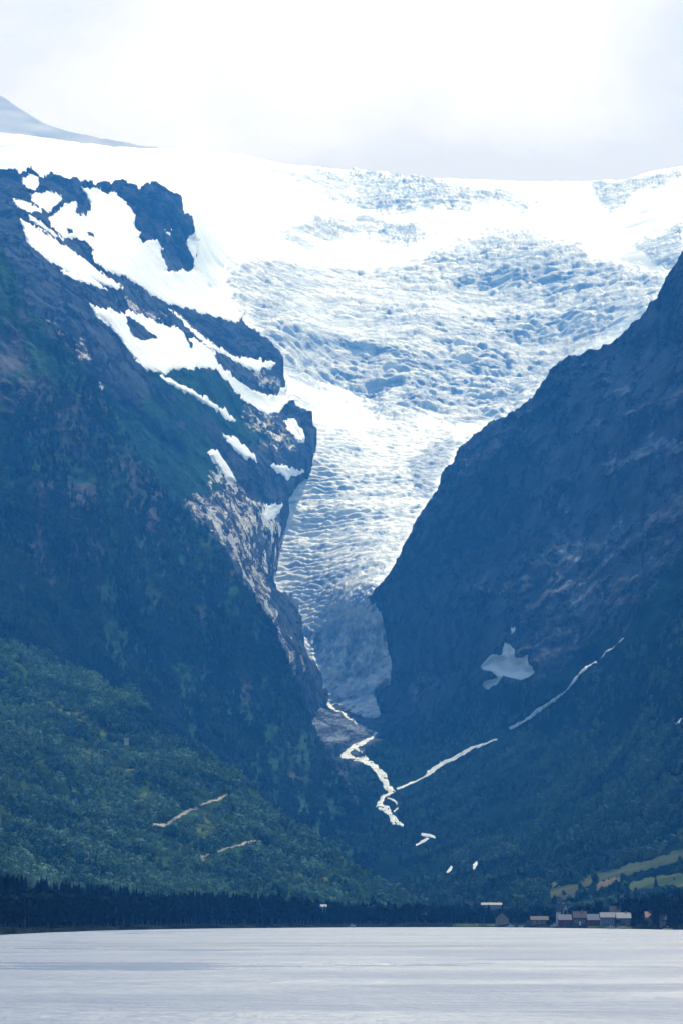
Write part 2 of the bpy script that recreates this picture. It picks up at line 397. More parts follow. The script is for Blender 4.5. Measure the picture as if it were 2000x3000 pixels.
def g_masks(u, v):
    q = np.stack([u, v], -1) / 70; wu = u + 30 * fbm(q, 5, 61, .65); wv = v + 16 * fbm(q + 9, 5, 66, .65)
    main = soft(wu, wv, [S_main], 26); mid = soft(wu, wv, [S_mid], 14); top = soft(wu, wv, [S_top, S_top2, S_r, S_r2], 12)
    tong = soft(wu, wv, [S_tong], 18); low = soft(wu, wv, [S_low], 14); rb = soft(wu, wv, [S_rblue], 12); face = soft(wu, wv, [S_face], 8)
    return main, mid, top, tong, low, rb, face
def g_rough(u, v):
    main, mid, top, tong, low, rb, face = g_masks(u, v)
    return np.clip(np.maximum.reduce([main, .9 * mid, .8 * top, .6 * tong, .9 * low, rb]) - .5 * face, 0.0, 1)
def g_fine(P, u, v):
    main, mid, top, tong, low, rb, face = g_masks(u, v)
    # along-flow coordinate in metres (down the ice) and across
    S = P[:, 1] * 1.0 + P[:, 2] * .3; X = P[:, 0]
    xy = np.stack([X, P[:, 1]], -1)
    big = ridged(np.stack([X / 150, S / 120], -1) + .4 * fbm(xy / 200, 3, 5)[:, None], 4, 11)
    med = ridged(np.stack([X / 55, S / 38], -1) + .5 * fbm(xy / 90, 3, 6)[:, None], 4, 21)
    hz = np.maximum.reduce([main, .9 * mid, .9 * top, .55 * low, .8 * rb])
    sm = ridged(np.stack([X / 24, S / 15], -1) + .5 * fbm(xy / 50, 3, 16)[:, None], 3, 25)
    hz = np.maximum(hz, .30 * sstep(760, 900, v) * (1 - face)) * (.75 + .5 * fbm(xy / 260, 2, 51))
    z = 16 * np.maximum(main, .5 * mid) * fbm(xy / np.array([330, 260]), 3, 81) + hz * (7 * (big - .3) - 9 * (med - .3)) - np.sqrt(np.clip(hz, 0, 1)) * 5 * (sm - .3)
    # arched transverse crevasses on the tongue
    cx = (900 - u) / 170.0
    Sc = P[:, 2] - 6.0 * cx * cx + 2.6 * fbm(xy / np.array([110, 90]), 4, 9, .6)
    wave = 1 - np.abs(np.sin(Sc / 2.75 + .8 * fbm(xy / 40, 3, 13))) ** .7 * 2
    tm = np.clip(tong - .6 * face, 0, 1) * sstep(2000, 1800, v) * sstep(1170, 1260, v)
    z = z - tm * 2.6 * wave * (.7 + .6 * fbm(xy / 80, 3, 8)) + tm * 2.2 * fbm(xy / np.array([14, 9]), 3, 19)
    # seamed snowfields above
    seam = ridged(np.stack([X / 420, P[:, 1] / 110], -1), 3, 44); z = z - 7 * sstep(.5, .95, seam) * (1 - hz) * sstep(900, 760, v)
    # lower face: vertical flutes
    fl = fbm(np.stack([X / 16, P[:, 2] / 120], -1), 4, 71); 
    out = np.zeros_like(P); out[:, 2] = z; out[:, 1] = face * (30 * fl + 10 * fbm(P / 9, 3, 73)); out[:, 2] += 3 * face * fbm(P / 12, 3, 74); out[:, 1] += sstep(1930, 1990, v) * 12 * fbm(P / np.array([12, 20, 9]), 4, 75)
    return out
def g_relief(P, u, v):
    r = 90 * fbm(np.stack([P[:, 0] / 500, P[:, 2] / 200], -1), 3, 3) * sstep(2000, 1500, v)
    # steps (benches) across the icefall: lit snow shelves above shaded walls
    return r
GL = Sheet([(15, 388, 9000), (480, 434, 9600), (1000, 495, 9800), (1600, 531, 9700), (2000, 487, 9300), (2400, 440, 9200), (3300, 400, 9000), (3300, 900, 7000), (-1200, 350, 8800), (-1200, 900, 6500),
            (100, 520, 7900), (300, 560, 7500), (600, 600, 7700), (800, 600, 8300), (520, 575, 7150), (600, 810, 7050), (300, 900, 6400), (0, 900, 6300), (700, 950, 6800),
            (830, 1050, 6600), (920, 1300, 6230), (830, 1400, 6080), (800, 1650, 5800), (870, 1800, 5600), (930, 1950, 5420), (950, 2070, 5230),
            (1000, 2075, 5130), (1060, 2100, 5010), (1116, 2090, 4990), (1110, 2030, 5080), (1145, 1950, 5140), (1118, 1800, 5230), (1086, 1740, 5290), (1160, 1650, 5560),
            (1000, 1950, 5330), (1000, 1850, 5420), (1000, 1750, 5500), (1000, 1600, 5780), (1000, 1500, 5950), (1000, 1300, 6300), (1000, 1150, 6700), (1370, 1280, 6500), (1200, 1000, 7000),
            (1000, 900, 7350), (1000, 780, 7900), (1300, 800, 7900), (1300, 690, 8350), (1000, 650, 8700), (1600, 950, 7300), (1600, 700, 8100), (2000, 740, 7500), (2000, 620, 8100), (1800, 560, 9000)],
           GL_poly, g_relief, ragged=(1.5, 30), back=(5, 3), fine=g_fine)
def g_ice(u, v, P):
    main, mid, top, tong, low, rb, face = g_masks(u, v)
    Y = GL.Y0(u, v); Q = at(u, v, Y); Q = at(u, v, Y + g_relief(Q, u, v)); X = Q[:, 0]; S = Q[:, 1] + Q[:, 2] * .3; xy = Q[:, :2]
    med = ridged(np.stack([X / 55, S / 38], -1) + .5 * fbm(xy / 90, 3, 6)[:, None], 4, 21)
    sag = 14 * ((u - 1050) / 400) ** 2                                   # flow bands sag down the middle of the ice
    band = fbm(np.stack([X / 120, (Q[:, 2] - sag) / 16], -1) + .5 * fbm(xy / 160, 3, 96)[:, None], 5, 92, .6)
    chunk = fbm(np.stack([X / 30, Q[:, 2] / 11], -1), 5, 98, .65)
    base = np.maximum.reduce([main * .62, mid * .66, top * .80, tong * .42, low * .5, rb * .98, face * .34, .42 * sstep(740, 860, v)])
    flute = fbm(np.stack([X / 9, Q[:, 2] / 70], -1), 4, 71)
    ln = ridged(np.stack([X / 260, (Q[:, 2] + 10 * fbm(xy / 400, 2, 3)) / 13], -1), 3, 101); pt = np.clip(fbm(np.stack([X / 140, Q[:, 2] / 40], -1), 3, 103) * 2 + .2, 0, 1)
    seam = .75 * sstep(.62, .92, ln) * pt * sstep(800, 740, v) * sstep(120, 420, u)
    return np.maximum(base, seam) + np.clip(base * 2, 0, 1) * (.36 * band + .42 * chunk + .38 * (med - .3)) + face * .35 * flute
def g_dirt_grey(u, v, P):
    d = soft(u, v, [S_dirt], 14) * .5
    f = soft(u, v, [z5((740, 1620), (800, 1480), (880, 1560), (920, 1720), (860, 1850), (700, 1900))], 10) * .42  # second grey patch, on the right of the lower face
    snow = soft(u, v, [z5((850, 1830), (960, 1760), (960, 1880), (900, 1940), (850, 2000), (900, 2100), (860, 2150), (670, 2100), (800, 2000), (840, 1900))], 6)
    return np.maximum(d, f) * (1 - snow)
GL.mesh('glacier', -1100, 3200, 320, 2130, 3.0, 1.6, MAT['ice'], dict(ice=g_ice, rough=lambda u, v, P: g_rough(u, v), dirt_grey=g_dirt_grey), band=30,
        label='broad white and blue glacier icefall pouring down to a narrow tongue', cat='glacier', kind='structure')
print('glacier', time.time() - T0)

# left shoulder: snow-patched slopes and the lit rock bank beside the ice
SH_poly = [(-1300, 420), (-400, 470), (15, 492), (60, 507), (130, 507), (210, 520), (265, 530), (330, 526), (382, 526), (410, 540), (460, 540), (500, 560), (528, 585), (523, 600), (545, 628), (566, 642),
           (577, 690), (560, 700), (571, 740), (570, 762), (585, 800), (596, 815), (610, 840), (680, 905), (694, 930), (706, 922), (745, 955), (790, 990), (815, 1020), (828, 1050), (836, 1120), (828, 1150),
           (812, 1165), (830, 1185), (850, 1182), (880, 1190), (905, 1215), (922, 1245), (920, 1300), (905, 1340), (880, 1380), (850, 1400), (835, 1425), (848, 1450), (842, 1480), (828, 1500), (835, 1530), (815, 1570), (790, 1640),
           (788, 1690), (815, 1730), (850, 1740), (870, 1780), (895, 1850), (885, 1880), (905, 1930), (935, 1960), (940, 2000), (957, 2035), (942, 2068), (930, 2120), (860, 2090), (740, 1900), (600, 1700), (400, 1480), (230, 1220), (40, 1000), (-400, 940), (-1300, 900)]
def sh_relief(P, u, v):
    a = ridged(bx(P, 130, 90, 1.0), 5, 4, .55); b = fbm(bx(P, 350, 260), 3, 8)
    k = 1 - .85 * soft(u, v, [z6(*p) for p in SNOWF] + MORE, 22)
    return (b * 90 - a * 42) * k
def sh_fine(P, u, v):
    o = np.zeros_like(P); k = 1 - .85 * soft(u, v, [z6(*p) for p in SNOWF] + MORE, 14)
    o[:, 1] = 16 * fbm(P / np.array([24, 80, 18]), 5, 91, .62) * k; o[:, 2] = 6 * fbm(P / 20 + 5, 4, 95) * k; return o
SNOWF = [
 # 0 great field
 [(225, 610), (300, 550), (350, 530), (350, 590), (375, 605), (400, 600), (425, 570), (410, 520), (400, 490), (380, 470), (440, 480), (460, 470), (500, 500), (540, 500), (570, 540), (605, 570), (625, 590), (615, 640), (650, 680), (640, 700), (660, 722), (720, 712), (750, 750), (735, 760), (745, 790), (770, 830), (765, 850), (800, 858), (830, 850), (885, 858), (900, 800), (860, 740), (870, 690), (960, 670), (1000, 720), (1200, 880), (1150, 1000), (1085, 1092), (980, 1058), (880, 1025), (780, 1002), (690, 950), (600, 890), (500, 850), (440, 810), (420, 770), (440, 755), (400, 720), (340, 700), (290, 700), (240, 650)],
 # 1 long strip
 [(95, 612), (150, 640), (250, 710), (330, 760), (430, 830), (480, 880), (540, 905), (568, 930), (540, 936), (470, 908), (430, 888), (500, 948), (400, 898), (300, 845), (210, 795), (130, 722), (115, 680)],
 # 2
 [(280, 850), (340, 858), (410, 890), (478, 932), (400, 908), (320, 885), (295, 868)],
 # 3 big lower field
 [(415, 1008), (470, 1025), (560, 1042), (600, 1045), (660, 1058), (720, 1088), (760, 1110), (800, 1112), (840, 1135), (860, 1180), (880, 1215), (892, 1200), (870, 1158), (890, 1158), (930, 1178), (990, 1230), (1005, 1280), (1060, 1330), (1120, 1380), (1190, 1415), (1240, 1425), (1275, 1430), (1290, 1385), (1330, 1370), (1400, 1380), (1420, 1440), (1330, 1450), (1280, 1500), (1230, 1510), (1180, 1480), (1130, 1450), (1085, 1405), (1040, 1350), (1000, 1312), (940, 1300), (905, 1285), (885, 1312), (810, 1290), (780, 1310), (760, 1335), (715, 1312), (660, 1302), (615, 1245), (560, 1170), (500, 1095), (440, 1040)],
 # 4
 [(780, 1028), (820, 1060), (880, 1112), (950, 1172), (1010, 1212), (1090, 1252), (1200, 1255), (1205, 1270), (1265, 1272), (1262, 1290), (1205, 1300), (1190, 1322), (1130, 1290), (1060, 1250), (980, 1212), (920, 1160), (850, 1098)],
 # 5
 [(735, 1335), (820, 1368), (900, 1408), (960, 1448), (1030, 1488), (1085, 1540), (1060, 1545), (1000, 1492), (920, 1442), (830, 1398), (760, 1362)],
 # 6, 7, 8 upper left
 [(60, 520), (110, 530), (190, 570), (195, 588), (150, 582), (75, 552)],
 [(145, 500), (215, 490), (280, 500), (285, 520), (265, 545), (230, 580), (190, 572), (165, 545), (150, 525)],
 [(110, 425), (140, 415), (175, 430), (182, 455), (160, 478), (130, 468), (110, 445)],
 [(135, 600), (200, 640), (292, 708), (260, 698), (190, 652), (140, 615)]]
SNOWL = ['large smooth snowfield between the dark crag and the green ridge', 'long thin snow strip lying just below the large snowfield', 'short sliver of snow tucked under the long snow strip',
         'wide snow patch with a dark rock island in its middle', 'curved snow ribbon below the black rock nose beside the ice', 'narrow snow line trailing down under the wide snow patch',
         'wedge of snow on the highest rocks by the frame edge', 'blotch of snow between two rock bands on the upper shoulder', 'small round snow spot on the dark crest', 'thin snow lens between rock band and long strip']
MORE = [[(612, 1323), (640, 1318), (665, 1358), (694, 1412), (665, 1397), (635, 1352)], zl((1140, 478), (1200, 490), (1240, 530), (1300, 580), (1310, 612), (1250, 590), (1180, 530)), z5((165, 810), (275, 808), (232, 872), (190, 902), (150, 880), (170, 850)), z5((285, 285), (345, 278), (405, 372), (412, 425), (355, 400), (305, 340)), z5((200, 560), (310, 570), (405, 606), (350, 660), (300, 640), (240, 600))]
SNOW_HOLES = {3: [z6((580, 1052), (620, 1078), (665, 1110), (700, 1140), (735, 1168), (650, 1172), (610, 1155), (588, 1110))],
              0: [z6((310, 655), (340, 655), (345, 680), (320, 680)), z6((395, 670), (430, 680), (435, 702), (405, 698))]}
SH = Sheet([(-1200, 450, 6200), (-1200, 850, 5000), (-200, 480, 6200), (15, 492, 6300), (250, 530, 6600), (520, 585, 7000), (590, 800, 6930), (694, 930, 6850), (828, 1050, 6480), (812, 1165, 6450), (920, 1290, 6100), (840, 1425, 5980), (790, 1650, 5680), (870, 1790, 5500),
            (935, 1960, 5320), (942, 2068, 5140), (-100, 700, 5200), (60, 660, 5300), (150, 800, 5150), (280, 900, 5150), (420, 1130, 5050), (60, 900, 4750), (250, 1050, 4750), (410, 1339, 4800), (551, 1505, 4800), (672, 1649, 4830), (763, 1781, 4880), (850, 1941, 4950),
            (893, 2066, 4980), (250, 650, 6200), (420, 700, 6500), (450, 830, 6250), (600, 1000, 6000), (500, 1000, 5750), (650, 1150, 5800), (600, 1200, 5450), (800, 1300, 5900), (650, 1400, 5300), (750, 1500, 5500), (740, 1620, 5250)],
           SH_poly, sh_relief, ragged=(14, 45), back=(6, 4), fine=sh_fine)
PALE = [zl((1100, 560), (1180, 640), (1220, 720), (1290, 780), (1400, 850), (1440, 900), (1470, 980), (1400, 1060), (1370, 1200), (1420, 1330), (1480, 1500), (1568, 1650), (1568, 1750), (1500, 1740), (1440, 1560), (1330, 1360), (1220, 1200), (1120, 1020), (960, 900), (900, 780), (1050, 760)),
        zl((1230, 300), (1420, 400), (1540, 560), (1460, 610), (1380, 560), (1250, 420)), z6((540, 960), (640, 990), (760, 1060), (800, 1110), (700, 1075), (600, 1030), (520, 1000)),
        z6((1130, 1090), (1220, 1120), (1290, 1220), (1270, 1200), (1180, 1140)), z6((1130, 1300), (1250, 1300), (1310, 1370), (1270, 1420), (1180, 1380)),
        z6((190, 1080), (260, 1080), (420, 1180), (560, 1500), (640, 1640), (520, 1560), (380, 1400), (260, 1250))]
GREEN = [z6((60, 1150), (300, 1300), (560, 1500), (900, 1640), (1100, 1800), (600, 1900), (300, 1700), (40, 1500)), z6((800, 1300), (1000, 1320), (1080, 1420), (1280, 1640), (1100, 1640), (900, 1420), (720, 1330)),
         zl((560, 380), (820, 420), (1100, 560), (1100, 760), (900, 640), (700, 560))]
DARKR = [z6((800, 1005), (900, 1030), (1000, 1060), (1080, 1090), (1200, 1160), (1290, 1240), (1270, 1265), (1200, 1255), (1090, 1245), (1000, 1190), (900, 1110)), z6((430, 800), (600, 890), (780, 1000), (700, 985), (540, 900))]
def sh_pale(u, v, P):
    q = np.stack([u, v], -1) / 45; wu = u + 12 * fbm(q, 3, 5); wv = v + 12 * fbm(q + 7, 3, 8)
    return -.02 + .45 * soft(wu, wv, PALE[:1], 14) + .46 * soft(wu, wv, PALE[1:5], 10) + .40 * soft(wu, wv, PALE[5:], 25) - .4 * soft(wu, wv, DARKR, 8)
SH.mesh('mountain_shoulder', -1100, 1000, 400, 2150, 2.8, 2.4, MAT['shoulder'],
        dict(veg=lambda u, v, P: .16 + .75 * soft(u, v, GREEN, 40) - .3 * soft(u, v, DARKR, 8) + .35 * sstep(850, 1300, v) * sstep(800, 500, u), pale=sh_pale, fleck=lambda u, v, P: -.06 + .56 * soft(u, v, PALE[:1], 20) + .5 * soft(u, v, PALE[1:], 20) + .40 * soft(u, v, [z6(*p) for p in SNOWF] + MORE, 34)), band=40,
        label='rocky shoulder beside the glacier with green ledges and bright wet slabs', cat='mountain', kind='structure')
for i, p in enumerate(SNOWF):
    pl = [z6(*p)]; L = 9 if i in (1, 2, 5, 9) else 16
    overlay(SH, 'snow_patch', patch_fn(pl, SNOW_HOLES.get(i, ()), 4.5 if i in (0, 3) else 3, L * 1.2, 3 + i), bbox(pl), MAT['snow'], 2.2, 7, 4, lift=2,
            label=SNOWL[i], cat='snow patch', group='snow patches on the rocky shoulder', kind='structure')
more = [([(612, 1323), (640, 1318), (665, 1358), (694, 1412), (665, 1397), (635, 1352)], 'slanting snow tongue on the green ledge above the wet slabs'),
        (zl((1140, 478), (1200, 490), (1240, 530), (1300, 580), (1310, 612), (1250, 590), (1180, 530)), 'snow strip on the rocks right above the slanting snow tongue'),
        (z5((165, 810), (275, 808), (232, 872), (190, 902), (150, 880), (170, 850)), 'white snow wedge at the ice edge below the rock knob'),
        (z5((285, 285), (345, 278), (405, 372), (412, 425), (355, 400), (305, 340)), 'snow slab on the knob of rock touching the glacier'),
        (z5((200, 560), (310, 570), (405, 606), (350, 660), (300, 640), (240, 600)), 'snow apron running from the rock knob onto the ice'),
        (zl((1060, 575), (1090, 565), (1125, 600), (1110, 620)), 'little snow scrap at the head of the slanting tongue')]
for k, (p, lb) in enumerate(more):
    overlay(SH, 'snow_patch', patch_fn([p], (), 3, 12, 50 + k), bbox([p]), MAT['snow'], 2.0, 9, 5, lift=3, label=lb, cat='snow patch', group='snow patches on the rocky shoulder', kind='structure')
print('shoulder', time.time() - T0)

# near left mountain
NM_poly = [(-1300, 330), (-500, 480), (-100, 560), (0, 700), (40, 790), (90, 900), (170, 985), (250, 1070), (320, 1180), (370, 1270), (410, 1339), (476, 1425), (551, 1505), (631, 1574), (672, 1649), (723, 1729), (763, 1781), (804, 1821), (821, 1895),
           (850, 1941), (870, 2000), (893, 2066), (915, 2120), (948, 2190), (985, 2255), (1040, 2360), (1100, 2460), (1160, 2540), (1230, 2600), (1300, 2680), (1300, 2760), (-1300, 2760)]
def nm_relief(P, u, v):
    rib = ridged(bx(P, 95, 420, .25), 5, 14, .55); b = fbm(bx(P, 300, 240), 3, 18)
    return b * 120 - rib * 60
def nm_fine(P, u, v):
    o = np.zeros_like(P); o[:, 1] = 12 * fbm(P / np.array([22, 90, 20]), 5, 191, .6); o[:, 2] = 2.5 * fbm(P / 14, 3, 77); return o
NM = Sheet([(-1200, 400, 4200), (-1200, 1500, 3400), (-1200, 2700, 2400), (-400, 500, 4300), (0, 700, 4300), (90, 900, 4300), (250, 1070, 4330), (410, 1339, 4350), (551, 1505, 4330), (672, 1649, 4300), (804, 1821, 4330), (893, 2066, 4250), (985, 2255, 4050), (1100, 2460, 3700), (1230, 2600, 3250),
            (0, 1400, 3900), (0, 1800, 3500), (0, 2200, 3150), (0, 2700, 2900), (300, 1500, 4000), (300, 1900, 3700), (300, 2300, 3350), (600, 1800, 4050), (600, 2200, 3750), (600, 2600, 3250), (850, 2300, 3800), (950, 2600, 3150), (500, 2000, 3850), (1300, 2700, 2900)],
           NM_poly, nm_relief, ragged=(5, 30), back=(5, 3.5), fine=nm_fine)
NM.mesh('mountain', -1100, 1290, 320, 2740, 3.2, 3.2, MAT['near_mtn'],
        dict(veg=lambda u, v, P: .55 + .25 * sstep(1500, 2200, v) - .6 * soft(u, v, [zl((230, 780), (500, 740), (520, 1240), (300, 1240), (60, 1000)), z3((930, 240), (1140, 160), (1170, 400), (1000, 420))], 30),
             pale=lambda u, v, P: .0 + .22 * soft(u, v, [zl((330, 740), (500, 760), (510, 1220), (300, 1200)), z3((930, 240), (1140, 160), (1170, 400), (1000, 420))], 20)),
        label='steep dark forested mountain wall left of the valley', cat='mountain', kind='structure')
print('near mtn', time.time() - T0)

# right mountain + valley floor
RM_poly = [(3400, -100), (2500, 250), (2250, 500), (2120, 610), (2000, 738), (1960, 785), (1930, 838), (1922, 870), (1870, 930), (1820, 972), (1780, 1000), (1740, 1022), (1700, 1035), (1640, 1055), (1605, 1080), (1596, 1110), (1578, 1135), (1540, 1175), (1508, 1195), (1440, 1232), (1370, 1280),
           (1345, 1310), (1325, 1345), (1300, 1370), (1288, 1395), (1285, 1420), (1250, 1475), (1215, 1530), (1185, 1590), (1170, 1630), (1150, 1665), (1120, 1700), (1085, 1738), (1050, 1780), (1020, 1900), (1000, 2040),
           (960, 2076), (900, 2060), (860, 2040), (780, 2030), (700, 2300), (800, 2700), (3400, 2700)]
SP = z4((750, 132), (770, 128), (782, 140), (795, 165), (790, 188), (806, 205), (830, 188), (852, 186), (856, 232), (886, 270), (850, 290), (780, 298), (742, 288), (705, 322), (678, 341), (645, 330), (655, 310), (722, 283), (690, 260), (648, 257), (638, 238), (680, 195), (735, 180))
def rm_relief(P, u, v):
    k = sstep(2350, 1900, v + .35 * (u - 1400) * 0)
    rib = ridged(bx(P, 150, 330, -.7), 4, 24, .5); blk = ridged(P / np.array([110, 700, 80]) + .5 * fbm(P / np.array([150, 900, 120]), 3, 33)[:, None], 5, 34, .58); b = fbm(bx(P, 380, 260, -.4), 3, 28); d = ridged(bx(P, 260, 110, .6), 4, 29)
    wall = sstep(2150, 1950, v - .0 * u) 
    return (b * 110 * (.3 + .7 * wall) - rib * 28 * (.1 + .9 * wall) - blk * 75 * wall - d * 40 * wall) * (1 - .8 * soft(u, v, [VAL], 60)) * (1 - .88 * soft(u, v, [SP], 24))
def rm_fine(P, u, v):
    o = np.zeros_like(P); wall = sstep(2200, 1950, v) * (1 - .85 * soft(u, v, [SP], 12))
    o[:, 1] = (2 + 15 * wall) * fbm(P / np.array([24, 140, 20]), 5, 291, .62); o[:, 2] = (.6 + 3.5 * wall) * fbm(P / np.array([15, 60, 15]), 3, 177); return o
VAL = [(850, 2040), (1120, 2110), (1250, 2180), (1350, 2300), (1500, 2500), (2200, 2560), (2200, 2720), (800, 2720)]
RM = Sheet([(3300, 0, 4100), (3300, 1400, 2900), (3300, 2650, 1400), (2400, 300, 4200), (2120, 610, 4200), (2000, 738, 4250), (1820, 972, 4450), (1600, 1080, 4700), (1440, 1232, 4850), (1288, 1395, 5020), (1185, 1590, 5150), (1085, 1738, 5250), (1050, 1850, 5450), (1000, 2040, 5300), (1145, 1900, 5270), (1110, 2120, 4930), (1050, 2125, 4900),
            (950, 2100, 5010), (860, 2060, 5060), (2000, 1300, 3750), (2000, 1800, 3300), (2000, 2200, 2800), (2000, 2450, 2480), (2000, 2560, 2300), (2000, 2690, 1850), (2400, 1500, 3200), (2400, 2600, 1900), (1700, 1500, 4250), (1500, 1800, 4350), (1500, 1950, 4200), (1300, 1700, 4800), (1300, 2000, 4750), (1250, 2150, 4600),
            (1600, 2150, 3800), (1750, 1900, 3800), (1700, 2350, 3050), (1400, 2350, 3600), (1100, 2250, 4350), (1000, 2200, 4550), (1160, 2400, 3800), (1200, 2520, 3350), (900, 2300, 4300), (1300, 2600, 2850), (1300, 2690, 2330), (1600, 2610, 2480), (1600, 2690, 2150), (1000, 2690, 2400), (1000, 2600, 3100), (1500, 2500, 2950), (1850, 2600, 2270)],
           RM_poly, rm_relief, ragged=(5, 30), back=(5, 4), fine=rm_fine)
SLAB = [zr((830, 1400), (960, 1340), (1090, 1360), (1120, 1480), (1000, 1600), (850, 1640), (700, 1720), (640, 1600), (760, 1500)), zr((800, 1100), (1000, 1090), (1080, 1250), (900, 1280), (700, 1260)), zr((1060, 1040), (1350, 960), (1200, 1080), (1140, 1280), (1080, 1150)),
        zr((1100, 650), (1300, 560), (1568, 500), (1568, 620), (1300, 700), (1150, 780)), z5((1060, 1800), (1280, 1880), (1290, 1960), (1180, 2040), (1060, 2060), (1080, 1930)), zr((250, 1400), (600, 1380), (600, 1480), (300, 1480)), zr((700, 850), (930, 850), (900, 1000), (720, 1000))]
FOREST = [(1130, 2140), (1250, 2110), (1420, 2010), (1600, 2000), (1800, 1850), (2100, 1500), (2300, 1500), (2300, 2650), (1000, 2650), (1050, 2250)]
RUB = [(850, 2040), (945, 2070), (990, 2085), (1100, 2140), (1090, 2170), (1000, 2170), (990, 2200), (930, 2170)]
GUL = z4((850, 520), (1000, 400), (1080, 370), (1000, 440), (900, 500), (800, 560))
def rm_veg(u, v):
    ridge = [zr((0, 1100), (300, 560), (800, 150), (1100, 0), (900, 250), (500, 700), (100, 1300))]
    return .24 + .62 * soft(u, v, [FOREST], 60) - .15 * soft(u, v, SLAB, 20) + .22 * soft(u, v, ridge, 30) - .8 * soft(u, v, [RUB], 15)
def rm_pale(u, v):
    q = np.stack([u, v], -1) / 60; wu = u + 25 * fbm(q, 4, 5, .65); wv = v + 25 * fbm(q + 7, 4, 8, .65)
    return .17 + .40 * soft(wu, wv, SLAB, 26) + .42 * soft(u, v, [RUB], 15) + .3 * soft(u, v, [GUL], 6) - .15 * soft(u, v, [FOREST], 30)
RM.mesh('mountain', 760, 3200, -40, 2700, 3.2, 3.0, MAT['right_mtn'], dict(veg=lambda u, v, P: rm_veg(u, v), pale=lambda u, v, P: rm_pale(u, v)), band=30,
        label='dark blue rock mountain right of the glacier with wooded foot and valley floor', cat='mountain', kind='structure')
# snow, streams and meadows on it
SP = z4((750, 132), (770, 128), (782, 140), (795, 165), (790, 188), (806, 205), (830, 188), (852, 186), (856, 232), (886, 270), (850, 290), (780, 298), (742, 288), (705, 322), (678, 341), (645, 330), (655, 310), (722, 283), (690, 260), (648, 257), (638, 238), (680, 195), (735, 180))
overlay(RM, 'snow_patch', patch_fn([SP], (), 1.5, 12, 81), bbox([SP]), MAT['snow'], 1.6, 8, 4, lift=2, label='lone star-shaped snow patch at the foot of the right rock wall', cat='snow patch', kind='structure')
SP2 = z4((778, 65), (794, 65), (792, 86), (778, 90))
overlay(RM, 'snow_patch', patch_fn([SP2], (), 2, 9, 83), bbox([SP2]), MAT['snow'], 1.6, 6, 4, lift=2, label='tiny snow scrap above the star-shaped snow patch', cat='snow patch', kind='structure')
def stream(name, pts, ws, label, cat='stream', seed=1, wob=3.0, brk=0, sh=None, mat='foam', L=14):
    def f(u, v):
        q = np.stack([u, v], -1) / L
        d = ldist(u + wob * fbm(q, 4, seed, .6), v + wob * fbm(q + 7, 4, seed + 3, .6), pts, np.array(ws) * (.72 if brk > 1 else .72))
        n = fbm(np.stack([u / 9, v / 5], -1), 3, seed + 9, .6)
        return np.minimum(d, d * .3 + (3.0 - 2.9 * brk ** .5 * np.clip(n, 0, 1) * 1.6)) if brk else d
    return overlay(sh or RM, name, f, bbox([pts], 16), MAT[mat], 1.3, 3, 2.5, lift=1.2, label=label, cat=cat, kind='structure')
riv = z4((168, 545), (120, 575), (60, 605), (8, 650), (60, 660), (110, 672), (150, 700), (190, 740), (205, 790), (232, 812), (187, 842), (172, 880), (212, 900), (240, 945), (280, 968))
stream('river', riv, [3, 5, 8, 7, 7, 8, 9, 13, 11, 8, 8, 9, 12, 11, 2.5], 'white glinting meltwater river zigzagging down from the glacier tongue', 'river', 3, 5, 2.6)
stream('stream', z4((60, 608), (100, 640), (120, 665)), [3, 4, 3], 'short side braid of the meltwater river', seed=5)
stream('stream', z4((212, 842), (250, 858), (262, 880), (240, 905)), [2, 3, 3, 2], 'thin loop beside the lower bend of the meltwater river', seed=7, brk=1)
stream('waterfall', z4((1287, 115), (1262, 142), (1240, 160), (1215, 180), (1193, 200)), [2.2, 3, 3.5, 2.5, 1.5], 'topmost broken thread of the white cascade on the right slope', 'waterfall', 9, 2, .5)
stream('waterfall', z4((1167, 214), (1120, 240), (1080, 290), (1045, 335), (1000, 375), (940, 410), (890, 450), (840, 490), (773, 526)), [2, 4, 4, 4, 5, 5.5, 6, 5, 4], 'long white cascade curving down the right slope', 'waterfall', 11, 2, .3)
stream('waterfall', z4((712, 572), (650, 598), (600, 613), (540, 645), (470, 680), (430, 705), (405, 728), (388, 742)), [1.2, 3, 5, 5, 5.5, 8, 8, 2], 'lower bright run of the cascade above the meltwater river', 'waterfall', 13, 3, .6)
stream('waterfall', z4((388, 742), (350, 760), (310, 778), (255, 802)), [1.2, 1.6, 3, 3], 'faint last thread of the cascade joining the river', 'waterfall', 15, 2, .5)
stream('waterfall', z4((1650, 420), (1568, 480), (1530, 510), (1508, 532)), [6, 7, 6, 3], 'pale cascade at the frame edge high on the right slope', 'waterfall', 17, 4, .5)
stream('river', z4((372, 1012), (400, 1014), (424, 1022)), [4, 5.5, 3], 'upper bright bend of the river in the lower valley', 'river', 19, 2)
stream('river', z4((392, 1030), (370, 1044), (345, 1058)), [4, 6, 3], 'slanting bright reach of the river just below the upper bend', 'river', 21, 2)
stream('river', z4((503, 1162), (494, 1172), (485, 1182)), [3, 5, 3], 'small bright river glimpse among valley trees', 'river', 23, 1)
stream('river', z4((618, 1138), (614, 1150), (606, 1166)), [4, 6, 4], 'pale patch of falling water right of the small river glimpse', 'river', 25, 2, .8)
stream('stream', z4((285, 1058), (298, 1056)), [2.5, 2], 'faint speck of water left of the lower valley river', seed=27)
up = z5((470, 2020), (560, 2060), (640, 2110), (700, 2150), (760, 2200), (830, 2230), (860, 2240))
stream('stream', up, [1.8, 2.4, 3, 2.6, 2.6, 2.4, 2.5], 'broken rivulets in rubble below the glacier snout', seed=29, brk=3.2, wob=5)
